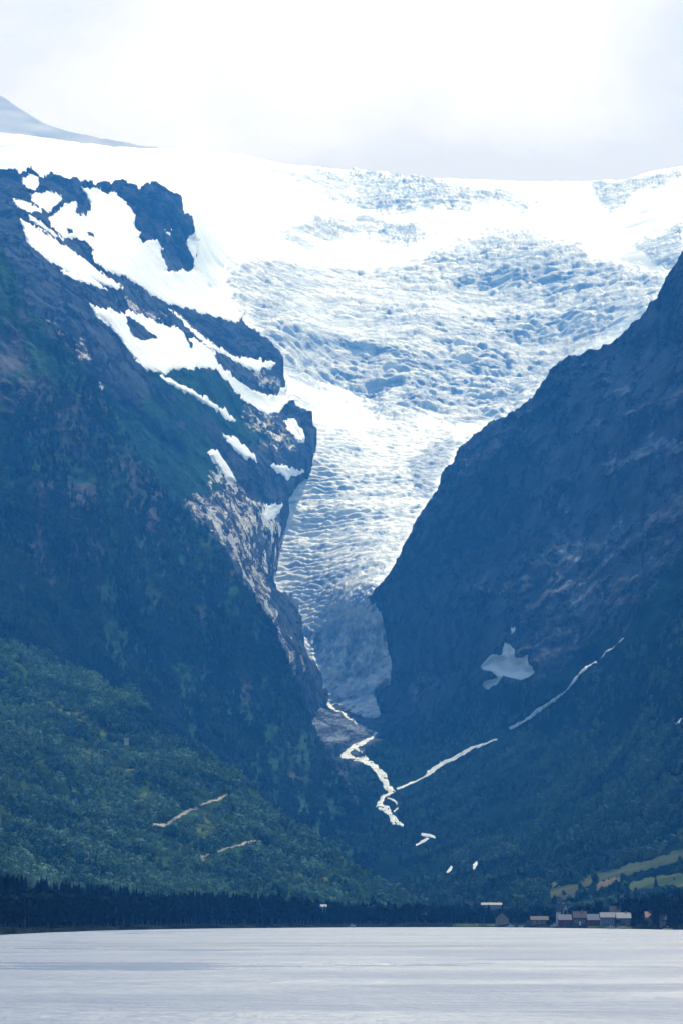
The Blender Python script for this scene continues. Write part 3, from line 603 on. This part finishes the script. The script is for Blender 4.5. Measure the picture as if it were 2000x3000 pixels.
MW = [([(1605, 2618), (1625, 2603), (1655, 2595), (1692, 2593), (1688, 2612), (1665, 2620), (1643, 2631), (1612, 2627)], 'tan', 'tan sloping field behind the boathouses'),
      ([(1740, 2594), (1775, 2582), (1815, 2572), (1813, 2582), (1780, 2591), (1745, 2602)], 'earth', 'orange bare strip on the slope above the tan field'),
      ([(1733, 2560), (1760, 2560), (1800, 2548), (1850, 2530), (1900, 2520), (1990, 2490), (2060, 2470), (2060, 2490), (1980, 2520), (1900, 2542), (1850, 2560), (1760, 2580)], 'rough_pasture', 'pale rough pasture rising along the right slope'),
      ([(1838, 2596), (1862, 2584), (1900, 2574), (1925, 2566), (1960, 2563), (2080, 2556), (2080, 2600), (1990, 2596), (1940, 2592), (1905, 2600), (1850, 2611)], 'meadow', 'bright green meadow at the right edge'),
      ([(1612, 2594), (1622, 2590), (1630, 2588), (1632, 2592), (1618, 2600)], 'meadow', 'little lit clearing above the tan field'),
      ([(1700, 2578), (1725, 2566), (1733, 2585), (1718, 2592), (1706, 2590)], 'tan', 'small tan clearing left of the orange strip')]
for k, (p, mt, lb) in enumerate(MW):
    overlay(RM, 'meadow', patch_fn([p], (), 6, 16, 101 + k), bbox([p]), MAT[mt], 2, 3, 5, lift=1, label=lb, cat='meadow', kind='structure')
print('right mtn', time.time() - T0)

# near wooded hill, left
HL_poly = [(-1300, 1500), (-500, 1700), (-100, 1850), (0, 1882), (80, 1900), (150, 1925), (230, 1965), (300, 2000), (350, 2020), (385, 2010), (405, 2030), (430, 2080), (470, 2130), (530, 2170), (600, 2200), (660, 2240), (700, 2260), (740, 2300), (790, 2360), (850, 2400), (920, 2450), (980, 2490), (1040, 2540), (1100, 2580), (1180, 2620), (1250, 2660), (1300, 2760), (-1300, 2760)]
HL = Sheet([(-1200, 1500, 3200), (-1200, 2200, 2100), (-1200, 2650, 1300), (-400, 1700, 3300), (0, 1885, 3200), (350, 2020, 3150), (660, 2240, 3000), (920, 2450, 2850), (1180, 2620, 2650), (0, 2250, 2500), (300, 2300, 2650), (600, 2450, 2600), (0, 2650, 1750), (300, 2650, 1950), (600, 2640, 2150), (900, 2650, 2300), (300, 2550, 2200), (1200, 2700, 2300), (-300, 2600, 1600)],
           HL_poly, lambda P, u, v: 80 * fbm(bx(P, 130, 90, -.5), 4, 44) - 30 * ridged(bx(P, 60, 90, -.6), 3, 46), ragged=(4, 30), back=(5, 4),
           fine=lambda P, u, v: np.stack([0 * u, 3 * fbm(P / 18, 3, 48), 1 * fbm(P / 12, 3, 49)], -1))
CLR = [z3((160, 380), (300, 400), (420, 470), (500, 540), (480, 600), (430, 580), (340, 500), (220, 440)), z3((600, 860), (680, 790), (780, 860), (760, 900), (640, 900)), z3((340, 600), (470, 620), (480, 680), (380, 680)), z3((880, 920), (1000, 900), (980, 1060), (900, 1050))]
def hl_pale(u, v): return .1 + .6 * soft(u, v, CLR, 22)
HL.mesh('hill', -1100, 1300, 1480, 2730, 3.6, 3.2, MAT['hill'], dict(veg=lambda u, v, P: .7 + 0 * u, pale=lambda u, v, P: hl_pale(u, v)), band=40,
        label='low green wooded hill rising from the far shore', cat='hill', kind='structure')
R1 = z3((700, 968), (755, 970), (800, 945), (840, 915), (905, 890), (940, 870), (985, 855), (1050, 830))
R2 = z3((937, 1148), (922, 1115), (985, 1095), (1045, 1075), (1130, 1052), (1205, 1040))
stream('gravel_track', R1, [2.5, 4, 5, 4.5, 4, 2, 4, 1], 'pale gravel track cutting across the middle of the wooded hill', 'track', 31, 1.5, .4, HL, 'gravel')
stream('gravel_track', R2, [6, 5, 2.5, 2.5, 2.5, 1], 'lower pale gravel track with a short bend at its end', 'track', 33, 1.5, .3, HL, 'gravel')
HM = [([(365, 2258), (380, 2254), (396, 2250), (396, 2256), (372, 2262)], 'thin lit grass ledge on the wooded hill'),
      ([(880, 2573), (930, 2572), (970, 2572), (970, 2577), (900, 2578)], 'thin bright green strip near the foot of the hill')]
for k, (p, lb) in enumerate(HM): overlay(HL, 'meadow', patch_fn([p], (), 1, 14, 121 + k), bbox([p]), MAT['meadow'], 1.6, 3, 3, lift=4, label=lb, cat='meadow', kind='structure')
print('hill', time.time() - T0)

# far shore
SHU = [-1300, -600, 0, 300, 600, 1000, 1400, 1700, 2000, 2600, 3400]; SHY = [900, 1050, 1115, 1500, 1800, 2040, 2115, 1850, 1600, 1250, 1000]
def yshore(u): return np.interp(u, SHU, SHY) + 6 * noise(np.stack([np.asarray(u, float) / 35, np.asarray(u, float) * 0], -1), 3)
def gz(u, Y): d = Y - yshore(u); return -.6 + np.clip(d * .12, -1, 1.6) + np.clip(d, 0, None) * .010
us = np.arange(-1200, 3300, 8.0); ts = np.concatenate([np.arange(-8, 60, 4), np.linspace(60, 1400, 60)])
U, T = np.meshgrid(us, ts); u = U.ravel(); Y = yshore(u) + T.ravel(); P = np.stack([(u - U0) / F * Y, Y, gz(u, Y)], -1)
P[:, 2] += .4 * fbm(P[:, :2] / 15, 3, 5)
idx = np.arange(len(u)).reshape(len(ts), len(us)); q = np.stack([idx[:-1, :-1], idx[:-1, 1:], idx[1:, 1:], idx[1:, :-1]], -1).reshape(-1, 4)
raw_mesh('ground', P, q, MAT['shore'], kind='structure', label='low dark wooded shore between the lake and the hills', cat='shore')
def box_mesh(x0, x1, y0, y1, z0, z1):
    P = np.array([(x, y, z) for x in (x0, x1) for y in (y0, y1) for z in (z0, z1)], float)
    Fq = np.array([(0, 1, 3, 2), (4, 6, 7, 5), (0, 4, 5, 1), (2, 3, 7, 6), (0, 2, 6, 4), (1, 5, 7, 3)]); return P, Fq
P = np.array([(-2800, -600, 0), (2800, -600, 0), (2800, 3200, 0), (-2800, 3200, 0)], float)
raw_mesh('lake_water', P, np.array([[0, 1, 2, 3]]), MAT['lake'], kind='structure', label='calm silvery lake reflecting the bright sky', cat='lake')
P = np.array([(-2900, -650, -8), (2900, -650, -8), (2900, 10800, -8), (-2900, 10800, -8)], float)
raw_mesh('ground', P, np.array([[0, 1, 2, 3]]), MAT['shore'], kind='structure', label='dark land under and around the mountains', cat='ground')

# ------------------------------------------------------------------ trees
def tri_cloud(n, rx, rz, z0, size, seed, hole=.0):
    r = np.random.default_rng(seed); d = r.normal(size=(n, 3)); d /= np.linalg.norm(d, axis=1)[:, None]
    rad = r.uniform(.55, 1.02, n)[:, None]; c = d * rad * np.array([rx, rx, rz]) * (1 + .25 * np.sin(d[:, :1] * 4 + seed) * np.cos(d[:, 2:] * 5)) + np.array([0, 0, z0 + rz])
    nrm = d + r.normal(size=(n, 3)) * .28; nrm /= np.linalg.norm(nrm, axis=1)[:, None]
    a = np.cross(nrm, r.normal(size=(n, 3))); a /= np.linalg.norm(a, axis=1)[:, None]; b = np.cross(nrm, a)
    s = size * r.uniform(.6, 1.3, n)[:, None]
    P = np.stack([c + a * s, c - .5 * a * s + .8 * b * s, c - .5 * a * s - .8 * b * s], 1).reshape(-1, 3)
    return P, np.arange(3 * n).reshape(-1, 3)
def conifer(h, r0, layers, seed, k=11):
    r = np.random.default_rng(seed); V, Fc = [], []
    for i in range(layers):
        t = i / layers; zb = h * (.10 + .88 * t); rr = r0 * (1 - t) ** .85 + .12; zt_ = min(h, zb + h * 1.7 / layers); b = len(V)
        V.append((0, 0, zt_)); a0 = r.uniform(0, 6)
        for j in range(k * 2):
            a = a0 + j * math.pi / k; q = rr * ((1.05 if j % 2 else .5) * r.uniform(.75, 1.15))
            V.append((q * math.cos(a), q * math.sin(a), zb + (-.25 if j % 2 else .35) * r.uniform(.3, 1.2)))
        for j in range(k * 2): Fc.append((b, b + 1 + j, b + 1 + (j + 1) % (k * 2)))
    return np.array(V), np.array(Fc)
def scatter(name, tmpl, pts, hs, mat, seed, **tags):
    r = np.random.default_rng(seed); Ps, Fs, off = [], [], 0
    for (x, y, z), h in zip(pts, hs):
        P, Fq = tmpl[r.integers(len(tmpl))]; a = r.uniform(0, 6.28); c, s = math.cos(a), math.sin(a)
        wd = h * r.uniform(.85, 1.2)
        Q = np.stack([(P[:, 0] * c - P[:, 1] * s) * wd + x, (P[:, 0] * s + P[:, 1] * c) * wd + y, P[:, 2] * h + z - .3], -1)
        Ps.append(Q); Fs.append(Fq + off); off += len(P)
    return raw_mesh(name, np.concatenate(Ps), np.concatenate(Fs), mat, smooth=False, kind='stuff', **tags)
TB = []
for s in range(6):                                    # unit-height broadleaf, crown down to the ground
    a = tri_cloud(60, .34, .42, .10, .13, s); TB.append(a)
TC = [conifer(1, .2, 7, 40 + s, 6) for s in range(4)]
def sample(poly, n, seed, sheet, excl=(), dens=None):
    r = np.random.default_rng(seed); b = bbox([poly], 0); out = []
    u = r.uniform(b[0], b[2], n * 4); v = r.uniform(b[1], b[3], n * 4); ok = sdf(u, v, poly) > 0
    for e in excl:
        for dv in (0, 10, 20, 28): ok &= sdf(u, v - dv, e) < -2
    if dens is not None: ok &= r.uniform(0, 1, len(u)) < dens(u, v)
    u, v = u[ok][:n], v[ok][:n]; return sheet.pos(u, v), u, v
vis = [(-900, 1700), (-150, 1840)] + [p for p in HL_poly if p[0] >= 0 and p[1] < 2700] + [(1250, 2700), (-900, 2700)]
def hd(u, v):
    q = np.stack([u, v], -1); cl = soft(u, v, CLR, 20); tr = np.zeros(u.shape)
    for dv in (0, -9, -18, -27): tr = np.maximum.reduce([tr, sstep(-9, -3, ldist(u, v + dv, R1)), sstep(-9, -3, ldist(u, v + dv, R2)), sstep(-14, -8, ldist(u, v + dv, [(370, 2190), (376, 2190)])), sstep(-12, -8, ldist(u, v + dv, [(253, 2527), (258, 2527)])), sstep(-12, -8, ldist(u, v + dv, [(297, 2562), (301, 2562)])), sstep(-5, -2, ldist(u, v + dv, [(365, 2258), (396, 2250)])), sstep(-5, -2, ldist(u, v + dv, [(880, 2575), (970, 2575)]))])
    return np.clip(.35 + .9 * fbm(q / 60, 3, 12) + .5, .25, 1) * (1 - .75 * cl) * (1 - .97 * tr)
pts, uu, vv = sample(vis, 30000, 5, HL, dens=hd)
hs = np.random.default_rng(3).uniform(3, 6.6, len(pts)) * (1 + .55 * fbm(np.stack([uu, vv], -1) / 26, 3, 3)) * (.6 + .4 * pts[:, 1] / 2600)
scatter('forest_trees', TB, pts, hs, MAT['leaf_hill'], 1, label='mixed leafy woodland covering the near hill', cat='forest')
vis = [(-100, 1300)] + [p for p in NM_poly if p[0] >= 250 and p[1] < 2650] + [(1200, 2660), (700, 2500), (400, 2200), (-100, 1950)]
pts, uu, vv = sample(vis, 13000, 6, NM, dens=lambda u, v: np.clip(.75 + 1.0 * fbm(np.stack([u / 30, v / 90], -1), 3, 5) , .12, 1) * (.35 + .65 * sstep(1400, 1900, v)))
scatter('forest_trees', TB + TC, pts, np.random.default_rng(4).uniform(5, 9.5, len(pts)), MAT['leaf_far'], 2, label='dark forest clinging to the steep mountain wall', cat='forest')
vis = [(1130, 2160), (1250, 2120), (1420, 2030), (1650, 1990), (1850, 1900), (2100, 1750), (2800, 1750), (2800, 2680), (1200, 2680), (1180, 2560), (1090, 2430), (1000, 2260), (960, 2200), (1030, 2175)]
WL = [riv, z4((1287, 115), (1193, 200), (1120, 240), (1045, 335), (1000, 375), (890, 450), (773, 526), (600, 613), (430, 705), (255, 802))] + [z4((372, 1012), (424, 1022)), z4((392, 1030), (345, 1058)), z4((503, 1162), (485, 1182)), z4((618, 1138), (606, 1166))]
def rd(u, v):
    d = np.clip(.45 + 1.0 * fbm(np.stack([u / 55, v / 35], -1), 3, 7) + .2, .1, 1) * (.35 + .65 * sstep(1950, 2350, v))
    for l in WL:
        for dv in (0, 9, 18): d = d * (1 - sstep(-14, -7, ldist(u, v - dv, l)))
    return d
pts, uu, vv = sample(vis, 15000, 8, RM, excl=[p for p, _, _ in MW], dens=rd)
scatter('forest_trees', TB + TC[:2], pts, np.random.default_rng(5).uniform(4, 8, len(pts)), MAT['leaf_valley'], 3, label='woodland on the valley floor and lower right slope', cat='forest')
r = np.random.default_rng(11); n = 4200; u = r.uniform(-900, 2900, n)
Y = yshore(u) + 90 + r.uniform(0, 1, n) ** 1.2 * np.where(u > 1300, 330, 420); P = np.stack([(u - U0) / F * Y, Y, gz(u, Y)], -1)
hgt = r.uniform(7, 13, n) * np.interp(u, [0, 900, 1100, 1450, 1560, 1750, 1850, 2000], [1.2, 1.1, .85, .75, .6, .65, .9, 1.15])
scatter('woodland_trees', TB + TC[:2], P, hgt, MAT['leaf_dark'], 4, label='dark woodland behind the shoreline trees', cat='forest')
print('scatter', time.time() - T0)

# individual trees along the shore
def mesh_only(name, P, Fq, mat, smooth=False):
    o = raw_mesh(name, P, Fq, mat, smooth=smooth); me = o.data; bpy.data.objects.remove(o); return me
def cone_tube(pts, rad, k=7):
    V, Fq = [], []
    for i, ((x, y, z), rr) in enumerate(zip(pts, rad)):
        for j in range(k): V.append((x + rr * math.cos(6.2832 * j / k), y + rr * math.sin(6.2832 * j / k), z))
        if i:
            for j in range(k): a = (i - 1) * k + j; b = (i - 1) * k + (j + 1) % k; Fq.append((a, b, b + k, a + k))
    return V, Fq
def join(parts):
    V, Fq, o = [], [], 0
    for v, f in parts:
        V += list(v); Fq += [tuple(i + o for i in q) for q in f]; o += len(v)
    return np.array(V, float), np.array(Fq)
KINDS = []
for s in range(5):
    rr = np.random.default_rng(60 + s); h = 12.0
    parts = [cone_tube([(0, 0, -1), (.1, 0, h * .3), (.2 * s - .3, .2, h * .6), (.1, .1, h * .86)], [.32, .24, .15, .04])]
    for b in range(5):
        a = rr.uniform(0, 6.28); z0 = h * rr.uniform(.25, .6); L = h * rr.uniform(.18, .3)
        parts.append(cone_tube([(0, 0, z0), (.5 * L * math.cos(a), .5 * L * math.sin(a), z0 + .35 * L), (L * math.cos(a), L * math.sin(a), z0 + L)], [.12, .08, .02], 5))
    tV, tF = join(parts)
    cl = []
    for b in range(6):
        a = rr.uniform(0, 6.28); q = rr.uniform(0, .2) * h; P, Fq = tri_cloud(80, h * rr.uniform(.13, .2), h * rr.uniform(.14, .22), 0, h * .045, 70 + s * 9 + b)
        cl.append((P + np.array([q * math.cos(a), q * math.sin(a), h * rr.uniform(.12, .62)]), Fq))
    cV, cF = join(cl)
    cV[:, 2] *= h / cV[:, 2].max()
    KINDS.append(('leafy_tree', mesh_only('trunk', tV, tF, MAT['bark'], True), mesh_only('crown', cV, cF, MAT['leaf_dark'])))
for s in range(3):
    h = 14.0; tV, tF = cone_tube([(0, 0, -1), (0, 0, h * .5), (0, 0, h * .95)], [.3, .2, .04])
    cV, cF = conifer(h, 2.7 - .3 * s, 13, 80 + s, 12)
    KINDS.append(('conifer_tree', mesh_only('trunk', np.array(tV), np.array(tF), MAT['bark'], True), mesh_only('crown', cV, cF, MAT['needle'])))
def add_tree(kind, p, sc_, label, group=None, rz=0, mats=None):
    nm, t, c = KINDS[kind]
    e = bpy.data.objects.new(nm, None); COL.objects.link(e); e.location = p; e.rotation_euler = (0, 0, rz); e.scale = (sc_[0], sc_[0], sc_[1])
    for a, me in (('trunk', t), ('crown', c)):
        o = bpy.data.objects.new(a, me); COL.objects.link(o); o.parent = e
    return tag(e, label, 'tree', group)
def gp(u, Y): return ((u - U0) / F * Y, Y, float(gz(np.array([float(u)]), np.array([float(Y)]))[0]))
r = np.random.default_rng(21)
for i in range(235):
    u = 2 + i * 8.6 + r.uniform(-5, 5)
    if 1425 < u < 1545 and r.uniform() < .55: continue
    town = 1540 < u < 1860 or 1425 < u < 1545
    d = r.uniform(62, 95) if town else r.uniform(4, 60)
    Y = float(yshore(np.array([u]))[0]) + d; k = int(r.integers(5)) if r.uniform() < .72 else int(5 + r.integers(3))
    px = np.interp(u, [0, 100, 300, 700, 950, 1100, 1400, 1560, 1700, 1850, 2000], [82, 90, 92, 88, 74, 62, 52, 50, 55, 84, 98]) * r.uniform(.62, 1.12)
    hm = px * Y / F; base = 14.0 if k > 4 else 12.0
    con = k > 4
    add_tree(k, gp(u, Y), (hm / base * r.uniform(.85, 1.15), hm / base),
             'dark pointed conifer in the belt of trees along the far shore' if con else 'dark leafy tree in the belt of trees along the far shore',
             'conifers along the far shore' if con else 'leafy trees along the far shore', r.uniform(0, 6))
singles = [(1742, 2592, 30, 0, 'rounded tree between the small tan clearing and the orange strip'), (1826, 2592, 34, 1, 'leafy tree between the orange strip and the green meadow'), (1919, 2602, 34, 5, 'pointed tree jutting into the lower edge of the green meadow'),
           (1973, 2579, 9, 2, 'small lone bush in the middle of the green meadow'), (1918, 2560, 16, 6, 'small dark conifer at the upper edge of the green meadow'), (1859, 2576, 16, 3, 'dark round tree above the left end of the green meadow'), (1805, 2598, 22, 4, 'leafy tree under the orange strip'),
           (1650, 2628, 20, 1, 'dark tree at the lower edge of the tan field'), (1698, 2606, 26, 7, 'conifer just right of the tan field')]
for (u, v, px, k, lb) in singles:
    p = RM.pos(np.array([float(u)]), np.array([float(v)]))[0]; hm = px * p[1] / F
    add_tree(k, tuple(p), (hm / (14 if k > 4 else 12) * 1.15, hm / (14 if k > 4 else 12)), lb)

# ------------------------------------------------------------------ buildings and boats
for k, c, ro in (('red', (.16, .035, .03), .8), ('brown', (.13, .085, .06), .8), ('white', (.52, .52, .52), .7), ('greyw', (.15, .155, .18), .85), ('beige', (.24, .20, .16), .85), ('slate', (.15, .17, .21), .75), ('darkroof', (.045, .042, .05), .8),
                 ('tile', (.30, .13, .10), .8), ('lightroof', (.20, .22, .25), .7), ('glass', (.02, .025, .03), .1), ('trim', (.7, .7, .68), .6), ('stone', (.35, .34, .33), .9)):
    MAT[k] = plain(k, c, ro)
def qbox(name, x0, x1, y0, y1, z0, z1, mat, par):
    P, Fq = box_mesh(x0, x1, y0, y1, z0, z1); return raw_mesh(name, P, Fq, MAT[mat], smooth=False, parent=par)
def house(p, w, d, hw, hr, wall, roof, label, rz=0, gable_front=False, name='house', cat='house', wins=((-.28, .5), (.28, .5)), door=True, win='glass', chimney=True, group=None):
    """w along x, d along y; hw wall height, hr roof rise; front at -y"""
    e = bpy.data.objects.new(name, None); COL.objects.link(e); e.location = p; e.rotation_euler = (0, 0, rz); tag(e, label, cat, group)
    a, b = w / 2, d / 2
    if gable_front:
        V = [(-a, -b, -1.5), (a, -b, -1.5), (a, b, -1.5), (-a, b, -1.5), (-a, -b, hw), (a, -b, hw), (a, b, hw), (-a, b, hw), (0, -b, hw + hr), (0, b, hw + hr)]
        Fc = [(0, 1, 5, 4), (1, 2, 6, 5), (2, 3, 7, 6), (3, 0, 4, 7), (4, 5, 8, 4), (6, 7, 9, 6)]
        R_ = [[(-a - .4, hw - .35 * hr / a), (0, hw + hr + .05), (0, hw + hr + .3), (-a - .4, hw + .25 - .35 * hr / a)], [(0, hw + hr + .05), (a + .4, hw - .35 * hr / a), (a + .4, hw + .25 - .35 * hr / a), (0, hw + hr + .3)]]
        rp = []
        for pr in R_:
            vv = [(x, y, z) for y in (-b - .4, b + .4) for x, z in pr]; rp.append((vv, [(0, 1, 2, 3), (4, 7, 6, 5), (0, 4, 5, 1), (1, 5, 6, 2), (2, 6, 7, 3), (3, 7, 4, 0)]))
    else:
        V = [(-a, -b, -1.5), (a, -b, -1.5), (a, b, -1.5), (-a, b, -1.5), (-a, -b, hw), (a, -b, hw), (a, b, hw), (-a, b, hw), (-a, 0, hw + hr), (a, 0, hw + hr)]
        Fc = [(0, 1, 5, 4), (1, 2, 6, 5), (2, 3, 7, 6), (3, 0, 4, 7), (5, 6, 9, 5), (7, 4, 8, 7)]
        R_ = [[(-b - .4, hw - .35 * hr / b), (0, hw + hr + .05), (0, hw + hr + .3), (-b - .4, hw + .25 - .35 * hr / b)], [(0, hw + hr + .05), (b + .4, hw - .35 * hr / b), (b + .4, hw + .25 - .35 * hr / b), (0, hw + hr + .3)]]
        rp = []
        for pr in R_:
            vv = [(x, y, z) for x in (-a - .4, a + .4) for y, z in pr]; rp.append((vv, [(0, 1, 2, 3), (4, 7, 6, 5), (0, 4, 5, 1), (1, 5, 6, 2), (2, 6, 7, 3), (3, 7, 4, 0)]))
    me = bpy.data.meshes.new('wall'); me.from_pydata(V, [], [tuple(dict.fromkeys(f)) for f in Fc]); me.materials.append(MAT[wall]); o = bpy.data.objects.new('wall', me); COL.objects.link(o); o.parent = e
    rv, rf = join(rp); rfo = raw_mesh('roof', rv, rf, MAT[roof], smooth=False, parent=e)
    if chimney: qbox('chimney', a * .3, a * .3 + .7, .0, .7, hw + hr * .5, hw + hr + .9, 'stone', rfo)
    for wx, wz in wins:
        x = wx * w; z = wz * hw; f = qbox('window', x - .55, x + .55, -b - .06, -b + .02, z - .6, z + .6, 'trim', e); qbox('pane', x - .43, x + .43, -b - .09, -b - .05, z - .48, z + .48, win, f)
    if door: qbox('door', -.5, .5, -b - .05, -b + .02, 0, 2.1, 'brown' if wall != 'brown' else 'trim', e)
    return e
def hp(u, dy): Y = float(yshore(np.array([float(u)]))[0]) + dy; return gp(u, Y)
m_ = lambda px, u=1700: px * float(yshore(np.array([float(u)]))[0] + 30) / F
house(hp(1652, 26), m_(37), 7, 2.9, 2.5, 'red', 'slate', 'dark red boathouse with grey roof, left of the brown house', wins=(), name='boathouse', cat='boathouse', chimney=False)
house(hp(1736, 26), m_(33), 7, 2.9, 2.6, 'red', 'slate', 'dark red boathouse with grey roof, between brown house and grey barn', wins=(), name='boathouse', cat='boathouse', chimney=False)
house(hp(1696, 44), m_(38), 8, 3.8, 3.0, 'brown', 'darkroof', 'brown house between the two red boathouses')
house(hp(1778, 34), m_(40), 8, 4.0, 2.2, 'greyw', 'slate', 'grey barn with pale roof beside the right-hand boathouse', name='barn', cat='barn', wins=((-.3, .55), (0, .55), (.3, .55)), door=False, chimney=False)
house(hp(1824, 30), m_(37), 8, 3.7, 2.4, 'greyw', 'lightroof', 'grey house with a large dark bush in front of it', wins=((-.3, .5), (.3, .5)))
house(hp(1645, 78), m_(18), 9, 7.2, 3.2, 'white', 'darkroof', 'tall narrow white-gabled house behind the left boathouse', gable_front=True, rz=R(20), wins=((0, .7),), door=False)
house(hp(1800, 75), m_(30), 8, 5.5, 3.5, 'brown', 'darkroof', 'dim brown house behind the grey barn', wins=((0, .7),), door=False)
house(hp(1470, 22), m_(38, 1470), 7, 3.4, 3.0, 'beige', 'darkroof', 'beige gabled house with two dark windows standing alone by the water', gable_front=True, wins=((-.22, .5), (.22, .5)), door=False, chimney=False)
house(hp(1578, 40), m_(50, 1578), 8, 2.6, 1.8, 'brown', 'darkroof', 'long low brown shed left of the boathouses', name='shed', cat='shed', wins=((-.3, .5), (0, .5), (.3, .5)), door=False, chimney=False)
house(hp(1905, 34), m_(32, 1900), 8, 4.0, 2.4, 'beige', 'tile', 'house with a red tile roof among bushes at the right', wins=((-.3, .5), (.3, .5)))
house(hp(1952, 24), m_(38, 1950), 8, 3.0, 2.2, 'brown', 'darkroof', 'low dark-roofed house among bushes nearest the right edge', wins=((-.3, .5), (.2, .5)))
for (u, v, wp, wall, roof, lb) in ((1438, 2658, 58, 'greyw', 'lightroof', 'long low pale building on the slope behind the shore trees'), (944, 2664, 24, 'greyw', 'lightroof', 'pale building among dark trees left of the valley mouth')):
    u_, v_ = float(u), float(v); Y = 2260.0 if u > 1200 else 2110.0
    p = ((u_ - U0) / F * Y, Y, H + (VH - v_) / F * Y); w_ = wp * Y / F
    house((p[0], p[1], p[2] - 1.0), w_, 7, 2.3, 1.2, wall, roof, lb, wins=((-.4, .5), (-.2, .5), (0, .5), (.2, .5), (.4, .5)) if w_ > 9 else ((-.2, .5), (.2, .5)), door=False, chimney=False)
for (u, v, wp, lb) in ((373, 2188, 12, 'tiny white cabin high on the wooded hill'), (255, 2527, 13, 'small pale cottage low on the left of the hill'), (299, 2564, 10, 'small white cottage near the hill foot'), (1239, 2671, 13, 'small pale hut among shore trees at the valley mouth')):
    sh = HL if u < 1200 else None
    p = tuple(HL.pos(np.array([float(u)]), np.array([float(v)]))[0]) if sh else hp(u, 90)
    w_ = wp * p[1] / F
    house((p[0], p[1] - 6, p[2] + 2.5), w_, w_, w_ * .75, w_ * .5, 'white', 'lightroof', lb, wins=((0, .5),), door=False, chimney=False, name='cabin', cat='cabin')
def boat(p, L, label, rz=0, cabin=True):
    e = bpy.data.objects.new('boat', None); COL.objects.link(e); e.location = p; e.rotation_euler = (0, 0, rz); tag(e, label, 'boat', 'boats moored on the far shore')
    V, Fq = [], []; n = 9
    for i in range(n):
        t = i / (n - 1); x = (t - .5) * L; wv = L * .16 * (1 - max(0, (t - .45) / .55) ** 2.2) * (.85 + .15 * min(1, t * 4)); sh = .75 + .35 * t * t
        V += [(x, -wv, sh), (x, -wv * .7, -.1), (x, 0, -.3), (x, wv * .7, -.1), (x, wv, sh)]
        if i: b = (i - 1) * 5; Fq += [(b + k, b + k + 1, b + k + 6, b + k + 5) for k in range(4)] + [(b, b + 5, b + 9, b + 4)]
    raw_mesh('hull', np.array(V), np.array(Fq), MAT['white'], smooth=False, parent=e)
    if cabin:
        c = qbox('cabin', -L * .2, L * .15, -L * .1, L * .1, .75, 1.75, 'white', e); qbox('window', -L * .15, L * .1, -L * .1 - .04, -L * .1 - .01, 1.15, 1.5, 'glass', c)
    return e
for u, dy, L, lb, cb in ((1790, -4, 3.6, 'small white boat moored before the grey barn', True), (1627, 10, 5.5, 'white boat pulled up beside the left boathouse', True), (1495, -3, 4.0, 'white boat just right of the beige gabled house', True),
                         (1525, 2, 3.4, 'small open white boat between the beige house and the brown shed', False), (1031, 6, 3.6, 'white boat at the shore left of the valley mouth', True)):
    x, y, z = hp(u, dy); boat((x, y, max(0.0, z) + .1), L, lb, R(8), cb)
# grassy bank and stony landing on the shore
def strip(name, u0, u1, d0, d1, mat, label, cat, lift=.12):
    us = np.linspace(u0, u1, 60); ds = np.linspace(d0, d1, 8); U, D = np.meshgrid(us, ds); u = U.ravel(); Y = yshore(u) + D.ravel() + 2 * noise(np.stack([u / 12, u * 0], -1), 5)
    P = np.stack([(u - U0) / F * Y, Y, gz(u, Y) + lift + .35], -1); idx = np.arange(480).reshape(8, 60)
    raw_mesh(name, P, np.stack([idx[:-1, :-1], idx[:-1, 1:], idx[1:, 1:], idx[1:, :-1]], -1).reshape(-1, 4), MAT[mat], label=label, cat=cat, kind='structure')
strip('grass_bank', 1325, 1448, 3, 34, 'meadow', 'bright green grassy bank left of the beige gabled house', 'grass bank')
strip('grass_bank', 1720, 1850, 2, 10, 'meadow', 'narrow grass bank in front of the grey barn', 'grass bank')
strip('stone_landing', 1940, 1968, 0, 6, 'gravel', 'pale stony landing at the right end of the shore', 'landing')
r = np.random.default_rng(5)
for u, dy, px, lb in ((1812, 18, 26, 'big dark bush covering the corner of the grey house'), (1890, 16, 22, 'bush at the left end of the red-roofed house'), (1925, 14, 30, 'tall bush between the two right-hand houses'), (1975, 16, 34, 'dense bush beside the low dark-roofed house'), (1606, 20, 16, 'low bush left of the boat and boathouse'), (1855, 14, 18, 'low bush right of the grey house')):
    x, y, z = hp(u, dy); hm = px * y / F; tV, tF = cone_tube([(0, 0, -.5), (.1, 0, hm * .4), (0, .1, hm * .8)], [.15, .1, .02], 5)
    e = bpy.data.objects.new('bush', None); COL.objects.link(e); e.location = (x, y, z); tag(e, lb, 'bush')
    raw_mesh('stem', np.array(tV), np.array(tF), MAT['bark'], parent=e)
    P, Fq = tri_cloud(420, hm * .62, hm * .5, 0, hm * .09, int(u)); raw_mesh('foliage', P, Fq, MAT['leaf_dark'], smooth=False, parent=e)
print('objects', time.time() - T0)

# ------------------------------------------------------------------ air
P, Fq = box_mesh(-3000, 3000, -700, 10900, -9, 3000)
hz = raw_mesh('haze', P, Fq, None, mats=[], smooth=False, kind='stuff', label='blue summer haze filling the valley air', cat='haze')
m = bpy.data.materials.new('haze'); m.use_nodes = True; t = m.node_tree
for n in list(t.nodes): t.nodes.remove(n)
pv = t.nodes.new('ShaderNodeVolumePrincipled'); ou = t.nodes.new('ShaderNodeOutputMaterial'); t.links.new(pv.outputs[0], ou.inputs['Volume'])
pv.inputs['Color'].default_value = (.04, .275, 1.0, 1); pv.inputs['Absorption Color'].default_value = (1, 1, 1, 1)
pv.inputs['Density'].default_value = 8.1e-5; pv.inputs['Anisotropy'].default_value = .28
hz.data.materials.clear(); hz.data.materials.append(m)
print('done', time.time() - T0)
